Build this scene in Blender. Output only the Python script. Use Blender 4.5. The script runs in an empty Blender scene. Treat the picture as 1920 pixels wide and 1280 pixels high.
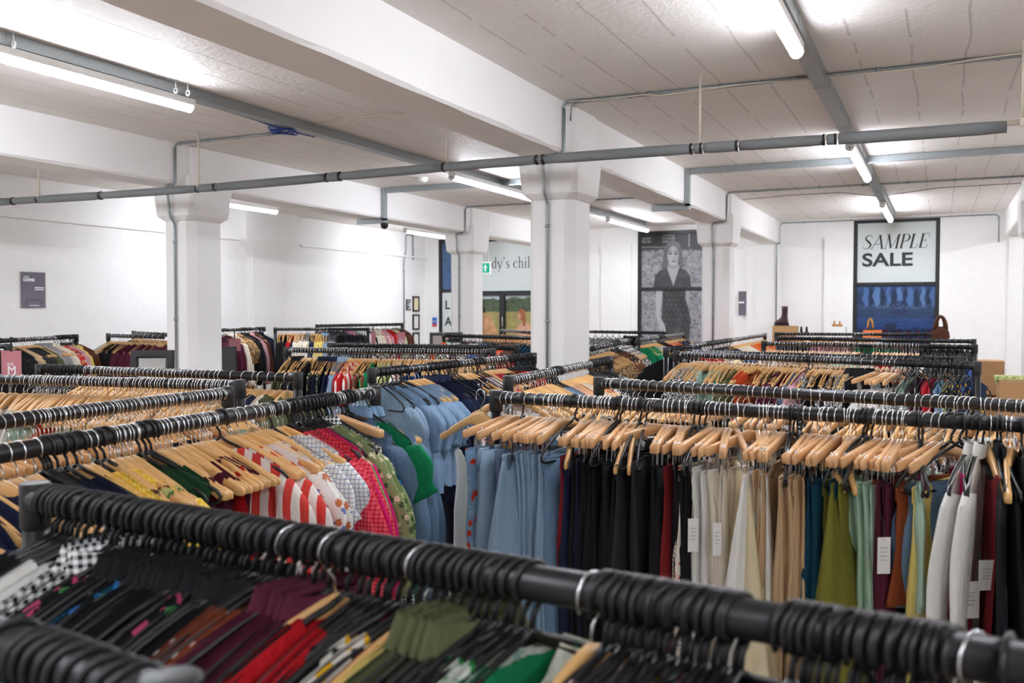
import bpy, math, random
import numpy as np
from mathutils import Vector, Matrix
C = bpy.context.scene
random.seed(7); RNG = np.random.default_rng(7)
PI = math.pi
# ------------------------------------------------------------------ camera, world, exposure
FPX = 1700.0; CAMZ = 1.95
PITCH = math.atan(57 / FPX)
YAW = math.radians(25.33)
cam_d = bpy.data.cameras.new('camera'); cam = bpy.data.objects.new('camera', cam_d)
C.collection.objects.link(cam); C.camera = cam
cam_d.sensor_width = 36; cam_d.lens = 36 * FPX / 1920
cam.location = (0, 0, CAMZ)
cam.rotation_euler = (PI / 2 - PITCH, 0, YAW)
cam_d.clip_start = 0.05; cam_d.clip_end = 80
cam_d.dof.use_dof = True; cam_d.dof.focus_distance = 4.2; cam_d.dof.aperture_fstop = 5.0
w = bpy.data.worlds.new('world'); C.world = w; w.use_nodes = True
w.node_tree.nodes['Background'].inputs[0].default_value = (0.10, 0.22, 0.5, 1)
w.node_tree.nodes['Background'].inputs[1].default_value = 0.5
C.view_settings.view_transform = 'Standard'; C.view_settings.look = 'None'
C.view_settings.gamma = 1; C.view_settings.exposure = 0.93
C.cycles.use_denoising = True
C.cycles.max_bounces = 8; C.cycles.diffuse_bounces = 5
TUBE = 50.0            # radiance of the fluorescent diffusers

def ray(u, v):
    x = (u - 960) / FPX; z = -(v - 640) / FPX
    f = math.cos(PITCH) + z * math.sin(PITCH); up = z * math.cos(PITCH) - math.sin(PITCH)
    return Vector((x * math.cos(YAW) - f * math.sin(YAW), x * math.sin(YAW) + f * math.cos(YAW), up))
O = Vector((0, 0, CAMZ))
def onZ(u, v, z):
    r = ray(u, v); return O + r * ((z - CAMZ) / r.z)
def onX(u, v, x):
    r = ray(u, v); return O + r * (x / r.x)
def onY(u, v, y):
    r = ray(u, v); return O + r * (y / r.y)

# ------------------------------------------------------------------ materials
def srgb(h):
    h = h.lstrip('#'); c = [int(h[i:i + 2], 16) / 255 for i in (0, 2, 4)]
    return tuple(x / 12.92 if x <= .04045 else ((x + .055) / 1.055) ** 2.4 for x in c) + (1,)
class NT:
    def __init__(s, name):
        s.m = bpy.data.materials.new(name); s.m.use_nodes = True
        s.t = s.m.node_tree; s.p = s.t.nodes['Principled BSDF']
    def n(s, typ, **kw):
        nd = s.t.nodes.new(typ)
        for k, v in kw.items():
            if k in nd.inputs.keys() if isinstance(k, str) else False: nd.inputs[k].default_value = v
            else: setattr(nd, k, v)
        return nd
    def l(s, a, b): s.t.links.new(a, b)
    def mix(s, fac, a, b):
        nd = s.t.nodes.new('ShaderNodeMix'); nd.data_type = 'RGBA'
        for sock, v in ((nd.inputs[0], fac), (nd.inputs[6], a), (nd.inputs[7], b)):
            if hasattr(v, 'is_output'): s.l(v, sock)
            else: sock.default_value = v
        return nd.outputs[2]
    def math(s, op, a, b=None, c=None):
        nd = s.t.nodes.new('ShaderNodeMath'); nd.operation = op
        for i, v in enumerate((a, b, c)):
            if v is None: continue
            if hasattr(v, 'is_output'): s.l(v, nd.inputs[i])
            else: nd.inputs[i].default_value = v
        return nd.outputs[0]
    def coord(s, kind='Object'):
        return s.t.nodes.new('ShaderNodeTexCoord').outputs[kind]
    def noise(s, co, scale, detail=3, rough=.5):
        nd = s.t.nodes.new('ShaderNodeTexNoise'); s.l(co, nd.inputs['Vector'])
        nd.inputs['Scale'].default_value = scale; nd.inputs['Detail'].default_value = detail
        nd.inputs['Roughness'].default_value = rough; return nd.outputs['Fac']
    def bump(s, h, strength, dist):
        b = s.t.nodes.new('ShaderNodeBump'); s.l(h, b.inputs['Height'])
        b.inputs['Strength'].default_value = strength; b.inputs['Distance'].default_value = dist
        s.l(b.outputs[0], s.p.inputs['Normal']); return b
def plain(name, hexc, rough=.5, metal=0, spec=None, noise=0):
    k = NT(name); c = srgb(hexc)
    k.p.inputs['Base Color'].default_value = c
    k.p.inputs['Roughness'].default_value = rough; k.p.inputs['Metallic'].default_value = metal
    if spec is not None: k.p.inputs['Specular IOR Level'].default_value = spec
    if noise:
        f = k.noise(k.coord(), noise, 4)
        d = tuple(x * .78 for x in c[:3]) + (1,)
        k.l(k.mix(f, d, c), k.p.inputs['Base Color']); k.bump(f, .15, .002)
    return k.m
def wallmat():
    k = NT('painted_wall'); co = k.coord()
    k.p.inputs['Roughness'].default_value = .62
    br = k.t.nodes.new('ShaderNodeTexBrick')
    # brick courses under thick paint: map (x+y, z)
    sp = k.t.nodes.new('ShaderNodeSeparateXYZ'); k.l(co, sp.inputs[0])
    cb = k.t.nodes.new('ShaderNodeCombineXYZ'); k.l(k.math('ADD', sp.outputs[0], sp.outputs[1]), cb.inputs[0]); k.l(sp.outputs[2], cb.inputs[1])
    k.l(cb.outputs[0], br.inputs['Vector']); br.inputs['Scale'].default_value = 1
    br.inputs['Brick Width'].default_value = .22; br.inputs['Row Height'].default_value = .075
    br.inputs['Mortar Size'].default_value = .006; br.inputs['Mortar Smooth'].default_value = 1
    f = k.noise(co, 9, 5); g = k.noise(co, 45, 3)
    h = k.math('ADD', k.math('MULTIPLY', br.outputs['Fac'], -.35), k.math('ADD', k.math('MULTIPLY', f, .8), k.math('MULTIPLY', g, .3)))
    k.bump(h, .22, .012)
    k.l(k.mix(f, srgb('#eeecea'), srgb('#f5f4f2')), k.p.inputs['Base Color'])
    return k.m
def concmat(name, c1, c2, bumpy=.3, brush=14):
    k = NT(name); co = k.coord(); k.p.inputs['Roughness'].default_value = .6
    f = k.noise(co, brush, 6, .6); g = k.noise(co, 2.2, 3)
    k.bump(f, bumpy, .012)
    k.l(k.mix(g, srgb(c1), srgb(c2)), k.p.inputs['Base Color']); return k.m
def ceilmat():
    k = NT('board_marked_ceiling'); co = k.coord(); k.p.inputs['Roughness'].default_value = .55
    sp = k.t.nodes.new('ShaderNodeSeparateXYZ'); k.l(co, sp.inputs[0])
    wob = k.math('MULTIPLY', k.noise(co, 1.3, 2), .06)
    x = k.math('ADD', sp.outputs[0], wob)
    fr = k.math('ABSOLUTE', k.math('SUBTRACT', k.math('FRACT', k.math('DIVIDE', x, .29)), .5))
    line = k.math('SMOOTHSTEP', fr, 0.0, 1) if False else k.math('LESS_THAN', fr, .022)
    gap = k.noise(co, 2.3, 2)
    line = k.math('MULTIPLY', line, k.math('GREATER_THAN', gap, .43))
    bid = k.math('FLOOR', k.math('DIVIDE', x, .29))
    n2 = k.t.nodes.new('ShaderNodeTexWhiteNoise'); n2.noise_dimensions = '1D'; k.l(bid, n2.inputs['W'])
    f = k.noise(co, 22, 6, .65); big = k.noise(co, 3.5, 3)
    rough = k.math('MULTIPLY', f, k.math('ADD', .25, k.math('MULTIPLY', big, .9)))
    h = k.math('ADD', k.math('ADD', k.math('MULTIPLY', line, -1.2), rough), k.math('MULTIPLY', n2.outputs[0], .45))
    k.bump(h, .8, .02)
    base = k.mix(big, srgb('#e5dfd9'), srgb('#efeae5'))
    k.l(k.mix(k.math('MULTIPLY', line, .45), base, srgb('#a39a91')), k.p.inputs['Base Color'])
    return k.m
M = {}
M['wall'] = wallmat()
M['paint'] = concmat('painted_concrete', '#edebe8', '#f3f2f0', .2, 10)
M['beam'] = concmat('painted_beam', '#ebe8e5', '#f2f0ee', .12, 8)
M['ceil'] = ceilmat()
M['floor'] = plain('worn_floor', '#bdb0a2', .5, noise=3)
M['black'] = plain('black_powder_coat', '#1c1c1e', .38)
M['blackpl'] = plain('black_plastic', '#141416', .35)
M['blackfr'] = plain('black_window_frame', '#1d1d1f', .4)
M['steel'] = plain('chrome_wire', '#dfe1e4', .18, 1)
M['galv'] = plain('galvanised_steel', '#a9b0b2', .42, .75, noise=60)
M['lagging'] = plain('grey_foam_lagging', '#7e8182', .8, noise=50)
M['cream'] = plain('cream_pipe', '#d9d0bf', .5)
M['white'] = plain('white_plastic', '#eeeeec', .4)
M['rubber'] = plain('rubber', '#222222', .8)
M['cable_blue'] = plain('blue_cable', '#1b3f9e', .45)
M['leather'] = plain('dark_leather', '#2a2a2c', .32, noise=40)
M['mirror'] = plain('mirror_glass', '#e8ecee', .03, 1)
M['card'] = plain('cardboard', '#c09466', .8, noise=12)
M['cardlt'] = plain('brown_tape', '#b08655', .35)
M['pinkcard'] = plain('dusty_pink_card', '#b5737a', .6)
M['tag'] = plain('white_card', '#e9e7e2', .6)
M['ink'] = plain('black_ink', '#2b2b2d', .6)
M['wink'] = plain('white_ink', '#efeff0', .6)
M['film'] = plain('frosted_window_film', '#d3dad8', .35)
M['brownfur'] = plain('brown_fur', '#5a3320', .95, noise=80)
M['boot'] = plain('aubergine_leather', '#3d2228', .25)
M['orange'] = plain('orange_box', '#d9742c', .6)
M['gold'] = plain('gold_trim', '#b58a3c', .35, .6)
M['tan'] = plain('tan_suede', '#a9743f', .8)
def woodmat(name, a, b):
    k = NT(name); co = k.coord()
    mp = k.t.nodes.new('ShaderNodeMapping'); k.l(co, mp.inputs[0]); mp.inputs['Scale'].default_value = (4, 60, 60)
    oi = k.t.nodes.new('ShaderNodeObjectInfo')
    f = k.noise(mp.outputs[0], 1.5, 3)
    base = k.mix(f, srgb(a), srgb(b))
    hs = k.t.nodes.new('ShaderNodeHueSaturation'); k.l(base, hs.inputs['Color'])
    k.l(k.math('ADD', .88, k.math('MULTIPLY', oi.outputs['Random'], .22)), hs.inputs['Value'])
    k.l(hs.outputs[0], k.p.inputs['Base Color']); k.p.inputs['Roughness'].default_value = .3
    return k.m
M['wood'] = woodmat('varnished_wood', '#cf9a5c', '#e2b67a')
M['woodclip'] = woodmat('varnished_beech', '#d59d68', '#e6b886')
def emis(name, col, st):
    k = NT(name); k.p.inputs['Base Color'].default_value = (.9, .9, .9, 1) if st > 1 else tuple(x * .5 for x in col[:3]) + (1,)
    k.p.inputs['Emission Color'].default_value = col; k.p.inputs['Emission Strength'].default_value = st
    return k.m
M['tube'] = emis('lit_diffuser', (.93, .98, 1.08, 1), TUBE)
M['exitgreen'] = emis('lit_green_sign', srgb('#0fb894'), .35)
M['exitwhite'] = emis('lit_white_sign', (1, 1, 1, 1), .3)
def attrmat(name, rough=.45):
    k = NT(name); a = k.t.nodes.new('ShaderNodeAttribute'); a.attribute_name = 'Col'
    k.l(a.outputs['Color'], k.p.inputs['Base Color']); k.p.inputs['Roughness'].default_value = rough
    return k.m
M['print'] = attrmat('printed_vinyl'); M['glasspaint'] = attrmat('painted_dusk_glass', .08)

# fabrics --------------------------------------------------------------
def fabric(name, pat, c1, c2=None, c3=None, rough=.85):
    k = NT('fabric_' + name); co = k.coord(); a = srgb(c1); b = srgb(c2) if c2 else a; c = srgb(c3) if c3 else b
    k.p.inputs['Roughness'].default_value = rough; k.p.inputs['Specular IOR Level'].default_value = .25
    sp = k.t.nodes.new('ShaderNodeSeparateXYZ'); k.l(co, sp.inputs[0]); X, Y, Z = sp.outputs
    big = k.noise(co, 7, 3)
    def stripe(ax, per, duty=.5, off=0.0):
        return k.math('LESS_THAN', k.math('FRACT', k.math('ADD', k.math('DIVIDE', ax, per), 50.13 + off)), duty)
    if pat == 'plain':
        col = k.mix(big, tuple(x * .86 for x in a[:3]) + (1,), a)
    elif pat == 'denim':
        f = k.noise(co, 260, 2); g = k.noise(co, 5, 4)
        col = k.mix(g, a, b); col = k.mix(k.math('MULTIPLY', f, .35), col, srgb('#c3d6e6'))
    elif pat == 'vstripe': col = k.mix(stripe(k.math('ADD', X, k.math('MULTIPLY', big, .02)), .052, .5), a, b)
    elif pat == 'fstripe': col = k.mix(stripe(X, .022, .45), a, b)
    elif pat == 'hstripe': col = k.mix(stripe(Z, .05, .5), a, b)
    elif pat == 'gingham':
        s = k.math('ADD', stripe(X, .013), stripe(Z, .013))
        col = k.mix(k.math('MULTIPLY', s, .5), a, b)
    elif pat == 'check':
        s = k.math('MAXIMUM', stripe(X, .014, .16), stripe(Z, .014, .16)); col = k.mix(s, a, b)
    elif pat in ('dots', 'floral', 'leopard'):
        sc = {'dots': 34, 'floral': 34, 'leopard': 60}[pat]
        v = k.t.nodes.new('ShaderNodeTexVoronoi'); k.l(co, v.inputs['Vector']); v.inputs['Scale'].default_value = sc
        if pat == 'dots':
            v.inputs['Randomness'].default_value = .45
            col = k.mix(k.math('LESS_THAN', v.outputs['Distance'], .30), a, b)
        elif pat == 'leopard':
            r = k.math('LESS_THAN', k.math('ABSOLUTE', k.math('SUBTRACT', v.outputs['Distance'], .42)), .15)
            col = k.mix(r, a, b)
        else:
            sel = k.t.nodes.new('ShaderNodeSeparateColor'); k.l(v.outputs['Color'], sel.inputs[0])
            d = k.math('LESS_THAN', v.outputs['Distance'], k.math('ADD', -.05, k.math('MULTIPLY', k.noise(co, 110, 3), .85)))
            pc = k.mix(k.math('GREATER_THAN', sel.outputs[0], .5), b, c)
            col = k.mix(k.math('MULTIPLY', d, k.math('GREATER_THAN', sel.outputs[1], .2)), a, pc)
    elif pat == 'knit':
        col = k.mix(k.noise(co, 120, 2), tuple(x * .7 for x in a[:3]) + (1,), a)
    k.l(col, k.p.inputs['Base Color'])
    wv = k.noise(co, 420 if pat != 'knit' else 160, 2)
    mp = k.t.nodes.new('ShaderNodeMapping'); k.l(co, mp.inputs[0]); mp.inputs['Scale'].default_value = (1, 1, .38)
    soft = k.noise(mp.outputs[0], 17, 4, .55)
    k.bump(k.math('ADD', k.math('MULTIPLY', wv, .05), soft), .75, .022)
    return k.m
FB = {
 'black': ('black', 'plain', '#18181b'), 'charcoal': ('charcoal', 'plain', '#2c2c30'), 'navy': ('navy', 'plain', '#1b2440'),
 'midnight': ('midnight blue', 'plain', '#141b2e'), 'darkdenim': ('dark denim', 'denim', '#1c3154', '#2a4a76'),
 'denim': ('mid-blue denim', 'denim', '#365a7f', '#4b7193'), 'lightdenim': ('light denim', 'denim', '#66849f', '#86a3bb'),
 'chambray': ('pale blue chambray', 'plain', '#8caac8'), 'rust': ('rust', 'plain', '#86401f'), 'brown': ('chocolate brown', 'plain', '#5d3424'),
 'maroon': ('maroon', 'plain', '#541b30'), 'red': ('scarlet', 'plain', '#c01822'), 'crimson': ('crimson gingham', 'gingham', '#e8596a', '#c0182f'),
 'hotpink': ('hot pink', 'plain', '#d81f74'), 'green': ('emerald green', 'plain', '#128a58'), 'forest': ('forest green', 'knit', '#1f4a2b'),
 'olive': ('olive', 'plain', '#585c3d'), 'moss': ('moss green', 'plain', '#74722a'), 'sage': ('sage green', 'plain', '#a7c3a8'),
 'mint': ('mint', 'plain', '#bcd9c3'), 'teal': ('deep teal', 'plain', '#0b3d50'), 'cream': ('cream', 'plain', '#e9dfcc'),
 'offwhite': ('off-white', 'plain', '#eceae4'), 'satin': ('champagne satin', 'plain', '#dfcfaa', None, None, .35), 'beige': ('beige', 'plain', '#c7a882'),
 'yellow': ('yellow gingham', 'gingham', '#f6dc7a', '#eebf22'), 'lemon': ('lemon', 'plain', '#ecd57c'), 'pink': ('dusty pink', 'plain', '#d8a3ab'),
 'candy': ('candy pink', 'plain', '#e08bb0'), 'orange': ('orange', 'plain', '#e2641c'), 'grey': ('grey', 'knit', '#a5a5a6'),
 'gingham': ('black-and-white gingham', 'gingham', '#f0f0ee', '#15151a'), 'windowpane': ('cream windowpane-check', 'check', '#eadfc8', '#1c1c22'),
 'bluecheck': ('white and blue check', 'check', '#eeece8', '#8697b5'), 'redstripe': ('red-and-white striped', 'vstripe', '#d9463f', '#efe6df'),
 'bluestripe': ('blue-and-white striped', 'fstripe', '#5b7cb8', '#e8ecf2'), 'rustdots': ('rust polka-dot', 'dots', '#84402a', '#eee6dc'),
 'navydots': ('navy polka-dot', 'dots', '#1a2546', '#e9edf2'), 'reddots': ('white and red spotted', 'dots', '#efe9e4', '#cc3027'),
 'blackfloral': ('black floral', 'floral', '#17171b', '#c24a70', '#4a8a4e'), 'tealfloral': ('teal floral', 'floral', '#123f56', '#2d73b8', '#38705a'),
 'whitefloral': ('white floral', 'floral', '#efebe6', '#c7764e', '#6f7fb5'), 'greenfloral': ('green floral', 'floral', '#e3e8dc', '#2f9147', '#a4c6b9'),
 'pinkfloral': ('pink floral', 'floral', '#f0e8e4', '#e18ba4', '#e5cf69'), 'redfloral': ('red floral', 'floral', '#c8372e', '#efe2d4', '#e5a04a'),
 'yellowfloral': ('yellow and white floral', 'floral', '#e9e6da', '#e9b61d', '#2b2b30'), 'greenprint': ('green leaf print', 'floral', '#c9cf8c', '#5e8a52', '#f0ead0'),
 'darkfloral': ('dark floral', 'floral', '#23252c', '#7d9a5d', '#c9b58a'), 'paisley': ('brown print', 'floral', '#6b4632', '#d8b68a', '#a04630'),
 'leopard': ('leopard print', 'leopard', '#c19a6c', '#2b1d16'), 'houndstooth': ('black-and-white print', 'leopard', '#e9e9e7', '#1a1a1e'),
 'navyfloral': ('navy and yellow floral', 'floral', '#25344f', '#d5a62e', '#5d7fc0'), 'peach': ('peach', 'plain', '#eab796'),
 'lilac': ('lilac', 'plain', '#b7a4cc'), 'coral': ('coral', 'plain', '#ef7154'), 'seafoam': ('pale green print', 'floral', '#b6cfc0', '#e9efe6', '#7aa08b'),
 'kingblue': ('bright blue', 'plain', '#2f5fa8'), 'terracotta': ('terracotta', 'plain', '#cc4a22'), 'butter': ('pale yellow-green', 'plain', '#cfcf9e'),
 'burnt': ('deep red', 'plain', '#7a1c22'), 'camo': ('green and cream leaf print', 'floral', '#8fa06c', '#e4dcb8', '#4c6444'),
}
FM = {}
def fmat(k):
    if k not in FM:
        d = FB[k]; FM[k] = fabric(k, *d[1:])
    return FM[k]

# ------------------------------------------------------------------ mesh helpers
class MB:
    def __init__(s): s.v = []; s.f = []; s.mi = []; s.cur = 0
    def add(s, vs, fs, mi=None):
        b = len(s.v); s.v += [tuple(p) for p in vs]; s.f += [tuple(i + b for i in q) for q in fs]
        s.mi += [s.cur if mi is None else mi] * len(fs); return s
    def box(s, x0, x1, y0, y1, z0, z1, mi=None):
        x0, x1 = sorted((x0, x1)); y0, y1 = sorted((y0, y1)); z0, z1 = sorted((z0, z1))
        v = [(x0, y0, z0), (x1, y0, z0), (x1, y1, z0), (x0, y1, z0), (x0, y0, z1), (x1, y0, z1), (x1, y1, z1), (x0, y1, z1)]
        return s.add(v, [(3, 2, 1, 0), (4, 5, 6, 7), (0, 1, 5, 4), (1, 2, 6, 5), (2, 3, 7, 6), (3, 0, 4, 7)], mi)
    def loft(s, rings, cap=True, closed=True, mi=None):
        n = len(rings[0]); v = [p for r in rings for p in r]; f = []
        for i in range(len(rings) - 1):
            for j in range(n if closed else n - 1):
                k = (j + 1) % n; f.append((i * n + j, i * n + k, (i + 1) * n + k, (i + 1) * n + j))
        if cap: f.append(tuple(range(n - 1, -1, -1))); f.append(tuple((len(rings) - 1) * n + j for j in range(n)))
        return s.add(v, f, mi)
    def tube(s, pts, r, n=8, cap=True, mi=None, flat=1.0):
        pts = [Vector(p) for p in pts]; rings = []; up = None
        rr = r if isinstance(r, (list, tuple)) else [r] * len(pts)
        for i, p in enumerate(pts):
            t = (pts[min(i + 1, len(pts) - 1)] - pts[max(i - 1, 0)]).normalized()
            if up is None: up = Vector((0, 1, 0)) if abs(t.y) < .9 else Vector((1, 0, 0))
            a = (up - t * up.dot(t)).normalized(); b = t.cross(a); up = a
            rings.append([p + a * math.cos(2 * PI * k / n) * rr[i] + b * math.sin(2 * PI * k / n) * rr[i] * flat for k in range(n)])
        return s.loft(rings, cap, True, mi)
    def mesh(s, name, mats, smooth=False):
        me = bpy.data.meshes.new(name); me.from_pydata(s.v, [], s.f); me.update()
        for m in (mats if isinstance(mats, (list, tuple)) else [mats]): me.materials.append(m)
        if len(me.polygons):
            me.polygons.foreach_set('material_index', s.mi)
            me.polygons.foreach_set('use_smooth', [smooth] * len(me.polygons))
        me.update(); return me
def link(name, me, parent=None, loc=None, rz=0):
    o = bpy.data.objects.new(name, me); C.collection.objects.link(o)
    if loc is not None: o.location = loc
    o.rotation_euler = (0, 0, rz)
    if parent: o.parent = parent
    return o
def obj(name, mb, mats, parent=None, smooth=False, loc=None, rz=0):
    return link(name, mb.mesh(name, mats, smooth), parent, loc, rz)
def empty(name, loc, label, cat, group=None, rz=0):
    o = link(name, None, None, loc, rz); return tag(o, label, cat, group)
def tag(o, label=None, cat=None, group=None, kind=None):
    if label: o['label'] = label
    if cat: o['category'] = cat
    if group: o['group'] = group
    if kind: o['kind'] = kind
    return o
def struct(name, mb, mats, smooth=False): return tag(obj(name, mb, mats, None, smooth), kind='structure')
def bevel(o, w=.01, seg=2):
    m = o.modifiers.new('b', 'BEVEL'); m.width = w; m.segments = seg; m.limit_method = 'ANGLE'; return o

# ------------------------------------------------------------------ room
H = 1.5; ZC = CAMZ + H; ZB = CAMZ + .757 * H
XL, XR, YF, YB = -6.2 * H, 5.4, 10.42 * H, -4.5
struct('floor', MB().box(XL - .3, XR + .3, YB - .3, YF + .3, -.2, 0), M['floor'])
struct('ceiling', MB().box(XL - .3, XR + .3, YB - .3, YF + .3, ZC, ZC + .25), M['ceil'])
struct('wall_left', MB().box(XL - .3, XL, YB, YF, 0, ZC), M['wall'])
struct('wall_right', MB().box(XR, XR + .3, YB, YF, 0, ZC), M['wall'])
struct('wall_back', MB().box(XL - .3, XR + .3, YB - .3, YB, 0, ZC), M['wall'])
# far wall with openings
def ux(u, v=560): return onY(u, v, YF).x
def vz(v, u): return onY(u, v, YF).z
Wd = {  # x0, x1, z0, z1
 'side': (ux(822), ux(885), .3, vz(449, 822)),
 'entry': (ux(893), ux(1075), 0.0, vz(447, 905)),
 'mural': (ux(1195), ux(1352), .25, vz(434, 1200)),
 'sale': (ux(1599), ux(1761), .25, vz(409, 1680)),
}
mb = MB(); xs = XL - .3
for k in ('side', 'entry', 'mural', 'sale'):
    x0, x1, z0, z1 = Wd[k]
    mb.box(xs, x0, YF, YF + .3, 0, ZC)
    if z0 > 0: mb.box(x0, x1, YF, YF + .3, 0, z0)
    mb.box(x0, x1, YF, YF + .3, z1, ZC); xs = x1
mb.box(xs, XR + .3, YF, YF + .3, 0, ZC)
struct('wall_far', mb, M['wall'])
# pilasters and ledges on the far and left walls
mb = MB()
for (a, b) in ((1128, 1185), (1400, 1432), (1545, 1556), (1890, 1960)):
    mb.box(ux(a), ux(b), YF - .05, YF, 0, ZC - .3)
struct('trim_far_pilasters', mb, M['wall'])
mb = MB()
y0 = onX(0, 402, XL).y; zl = onX(0, 402, XL).z
mb.box(XL, XL + .035, YB, onX(462, 445, XL).y, zl - .02, zl + .015)
y1 = onX(563, 455, XL).y
mb.box(XL, XL + .035, y1, YF, zl - .02, zl + .015)
struct('trim_left_ledge', mb, M['paint'])
yp = onX(495, 520, XL).y
mb = MB().box(XL, XL + .10, yp - .35, yp + .35, 0, ZC)
mb.loft([[(XL + .1 + d, yp - w, z), (XL + .1 + d, yp + w, z), (XL, yp + w, z), (XL, yp - w, z)] for z, w, d in ((2.75, .35, 0), (3.0, .55, .05), (ZC, .6, .08))])
yq = onX(80, 520, XL).y
struct('trim_left_pilaster', mb, M['paint'])
# baseboards (hidden behind the racks but part of the room)
struct('baseboard_left', MB().box(XL, XL + .02, YB, YF, 0, .14), M['paint'])
struct('baseboard_far', MB().box(ux(1365), ux(1598), YF - .02, YF, 0, .14), M['paint'])

# beams with slightly ragged lower arrises
def beam(name, x0, x1, y0, y1):
    rr = random.Random(name); n = 90; rings = []
    for i in range(n + 1):
        y = y0 + (y1 - y0) * i / n
        j = rr.uniform(-.007, .007); k = rr.uniform(-.007, .007)
        rings.append([(x0, y, ZC + .02), (x0 + j * .3, y, ZB + .02 + k), (x0 + .018 + j, y, ZB), (x1 - .018 + k, y, ZB), (x1 + k * .3, y, ZB + .02 + j), (x1, y, ZC + .02)])
    o = tag(obj(name, MB().loft(rings), M['beam']), kind='structure')
    return o
BX = [-1.645 * H, -4.13 * H, .80 * H]          # right faces
BW = .236 * H
for i, bx in enumerate(BX):
    beam('ceiling_beam', bx - BW, bx, YB, YF)
COLY = [4.17 * H, 7.80 * H]
def column(name, bx, y, wx=None, wy=.40):
    x0 = bx - BW; x1 = bx; ch = .035; y0, y1 = y, y + wy
    def ring(z, g, c):
        a, b, p, q = x0 - g, x1 + g, y0 - g, y1 + g
        return [(a + c, p, z), (b - c * 2, p, z), (b, p + c * 2, z), (b, q - c, z), (b - c, q, z), (a + c, q, z), (a, q - c, z), (a, p + c, z)]
    z1 = CAMZ + .56 * H; mb = MB()
    mb.loft([ring(0, 0, ch), ring(z1 - .01, 0, ch)])
    mb.loft([ring(z1 - .01, .0, ch), ring(z1 + .035, .045, .02), ring(ZB - .03, .062, .012), ring(ZB + .1, .062, .012)])
    mb.loft([ring(ZB + .1, .028, .012), ring(ZC, .028, .012)])
    o = tag(obj(name, mb, M['paint']), kind='structure'); bevel(o, .008)
    return o
for bx in BX:
    for y in COLY:
        column('column', bx, y)
        if bx > 0: continue
# half column at the far wall under beam A
struct('column', MB().box(BX[0] - BW, BX[0], YF - .08, YF, 0, ZB), M['paint'])
struct('column', MB().box(BX[1] - BW, BX[1], YF - .08, YF, 0, ZB), M['paint'])

# ------------------------------------------------------------------ services on the ceiling
def conduit(pts, label, r=.011, mat='galv', name='conduit', clips=6, cat='conduit', group=None):
    out = []; P = [Vector(p) for p in pts]
    for i, p in enumerate(P):                                    # rounded bends
        if 0 < i < len(P) - 1:
            a = (P[i - 1] - p); b = (P[i + 1] - p); d = min(.07, a.length * .45, b.length * .45)
            A = p + a.normalized() * d; B = p + b.normalized() * d
            for t in (0, .25, .5, .75, 1): out.append(A * (1 - t) ** 2 + p * 2 * t * (1 - t) + B * t * t)
        else: out.append(p)
    o = obj(name, MB().tube(out, r, 8), M[mat], None, True); tag(o, label, cat, group)
    L = [(P[i + 1] - P[i]).length for i in range(len(P) - 1)]; tot = sum(L)
    for k in range(clips):
        d = tot * (k + .5) / clips; i = 0
        while i < len(L) - 1 and d > L[i]: d -= L[i]; i += 1
        t = (P[i + 1] - P[i]).normalized(); q = P[i] + t * d
        obj('saddle_clip', MB().tube([q - t * .012, q + t * .012], r * 1.5, 8), M[mat], o, True)
    return o
zc = ZC - .014
def colconduit(bx, y, where):
    """down the front of a column from the beam soffit"""
    x = bx - BW + .45 * BW; yy = y - .085
    pts = [(bx + .012, y - .2, ZC - .05), (bx + .012, y - .2, ZB + .0), (bx - .05, y - .2, ZB - .014), (x, y - .11, ZB - .014), (x, y - .082, ZB - .12), (x, y - .075, CAMZ + .585 * H), (x, y - .012, CAMZ + .54 * H), (x, y - .012, .1)]
    return conduit(pts, 'grey conduit running down the front of ' + where, .012, clips=5)
colconduit(BX[0], COLY[0], 'the big centre column')
colconduit(BX[1], COLY[0], 'the left column')
colconduit(BX[1], COLY[1], 'the far column beside the exit sign')
colconduit(BX[0], COLY[1], 'the far column beside the grey portrait window')
y1 = COLY[0] - .2
conduit([(BX[0] + .012, y1, ZC - .12), (BX[0] + .012, y1, zc), (BX[2] - BW, y1 + .02, zc)], 'twin grey conduit crossing the ceiling from the centre column to the right', clips=7)
conduit([(BX[0] + .05, y1 + .03, ZC - .14), (BX[0] + .06, y1 + .03, zc), (BX[2] - BW, y1 + .05, zc)], 'second thinner conduit beside the one crossing the ceiling right of the centre column', .008, clips=3)
conduit([(BX[1] + .012, y1, ZC - .12), (BX[1] + .012, y1, zc), (-3.1 * H, y1 + .02, zc)], 'grey conduit crossing the ceiling from the left column to the trunking', clips=5)
conduit([(BX[1] - BW - .1, y1 + .1, ZB - .012), (BX[1] - BW - .1, y1 + .1, zl + .35), (XL + .03, y1 + .1, zl + .35)], 'thin conduit running from the left column towards the left wall', clips=2) if False else None
y2 = COLY[1] - .2
conduit([(BX[0] + .012, y2, ZC - .12), (BX[0] + .012, y2, zc), (BX[2] - BW, y2, zc)], 'far grey conduit crossing the right ceiling bay beyond the trunking', clips=7)
conduit([(BX[1] + .012, y2, ZC - .12), (BX[1] + .012, y2, zc), (BX[0] - BW, y2, zc)], 'far grey conduit crossing the ceiling between the centre and far columns', clips=5)
pA = (BX[0] + .03, YF - .09, zc)
conduit([(BX[0] - .02, YF - .1, .6), (BX[0] - .02, YF - .1, ZB - .012), (BX[0] + .03, YF - .1, ZB - .012), (BX[0] + .03, YF - .1, zc - .03), (BX[2] - BW - .08, YF - .09, zc - .03), (BX[2] - BW - .08, YF - .09, ZB - .1)], 'grey conduit framing the far wall above the sale window', clips=9)
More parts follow.
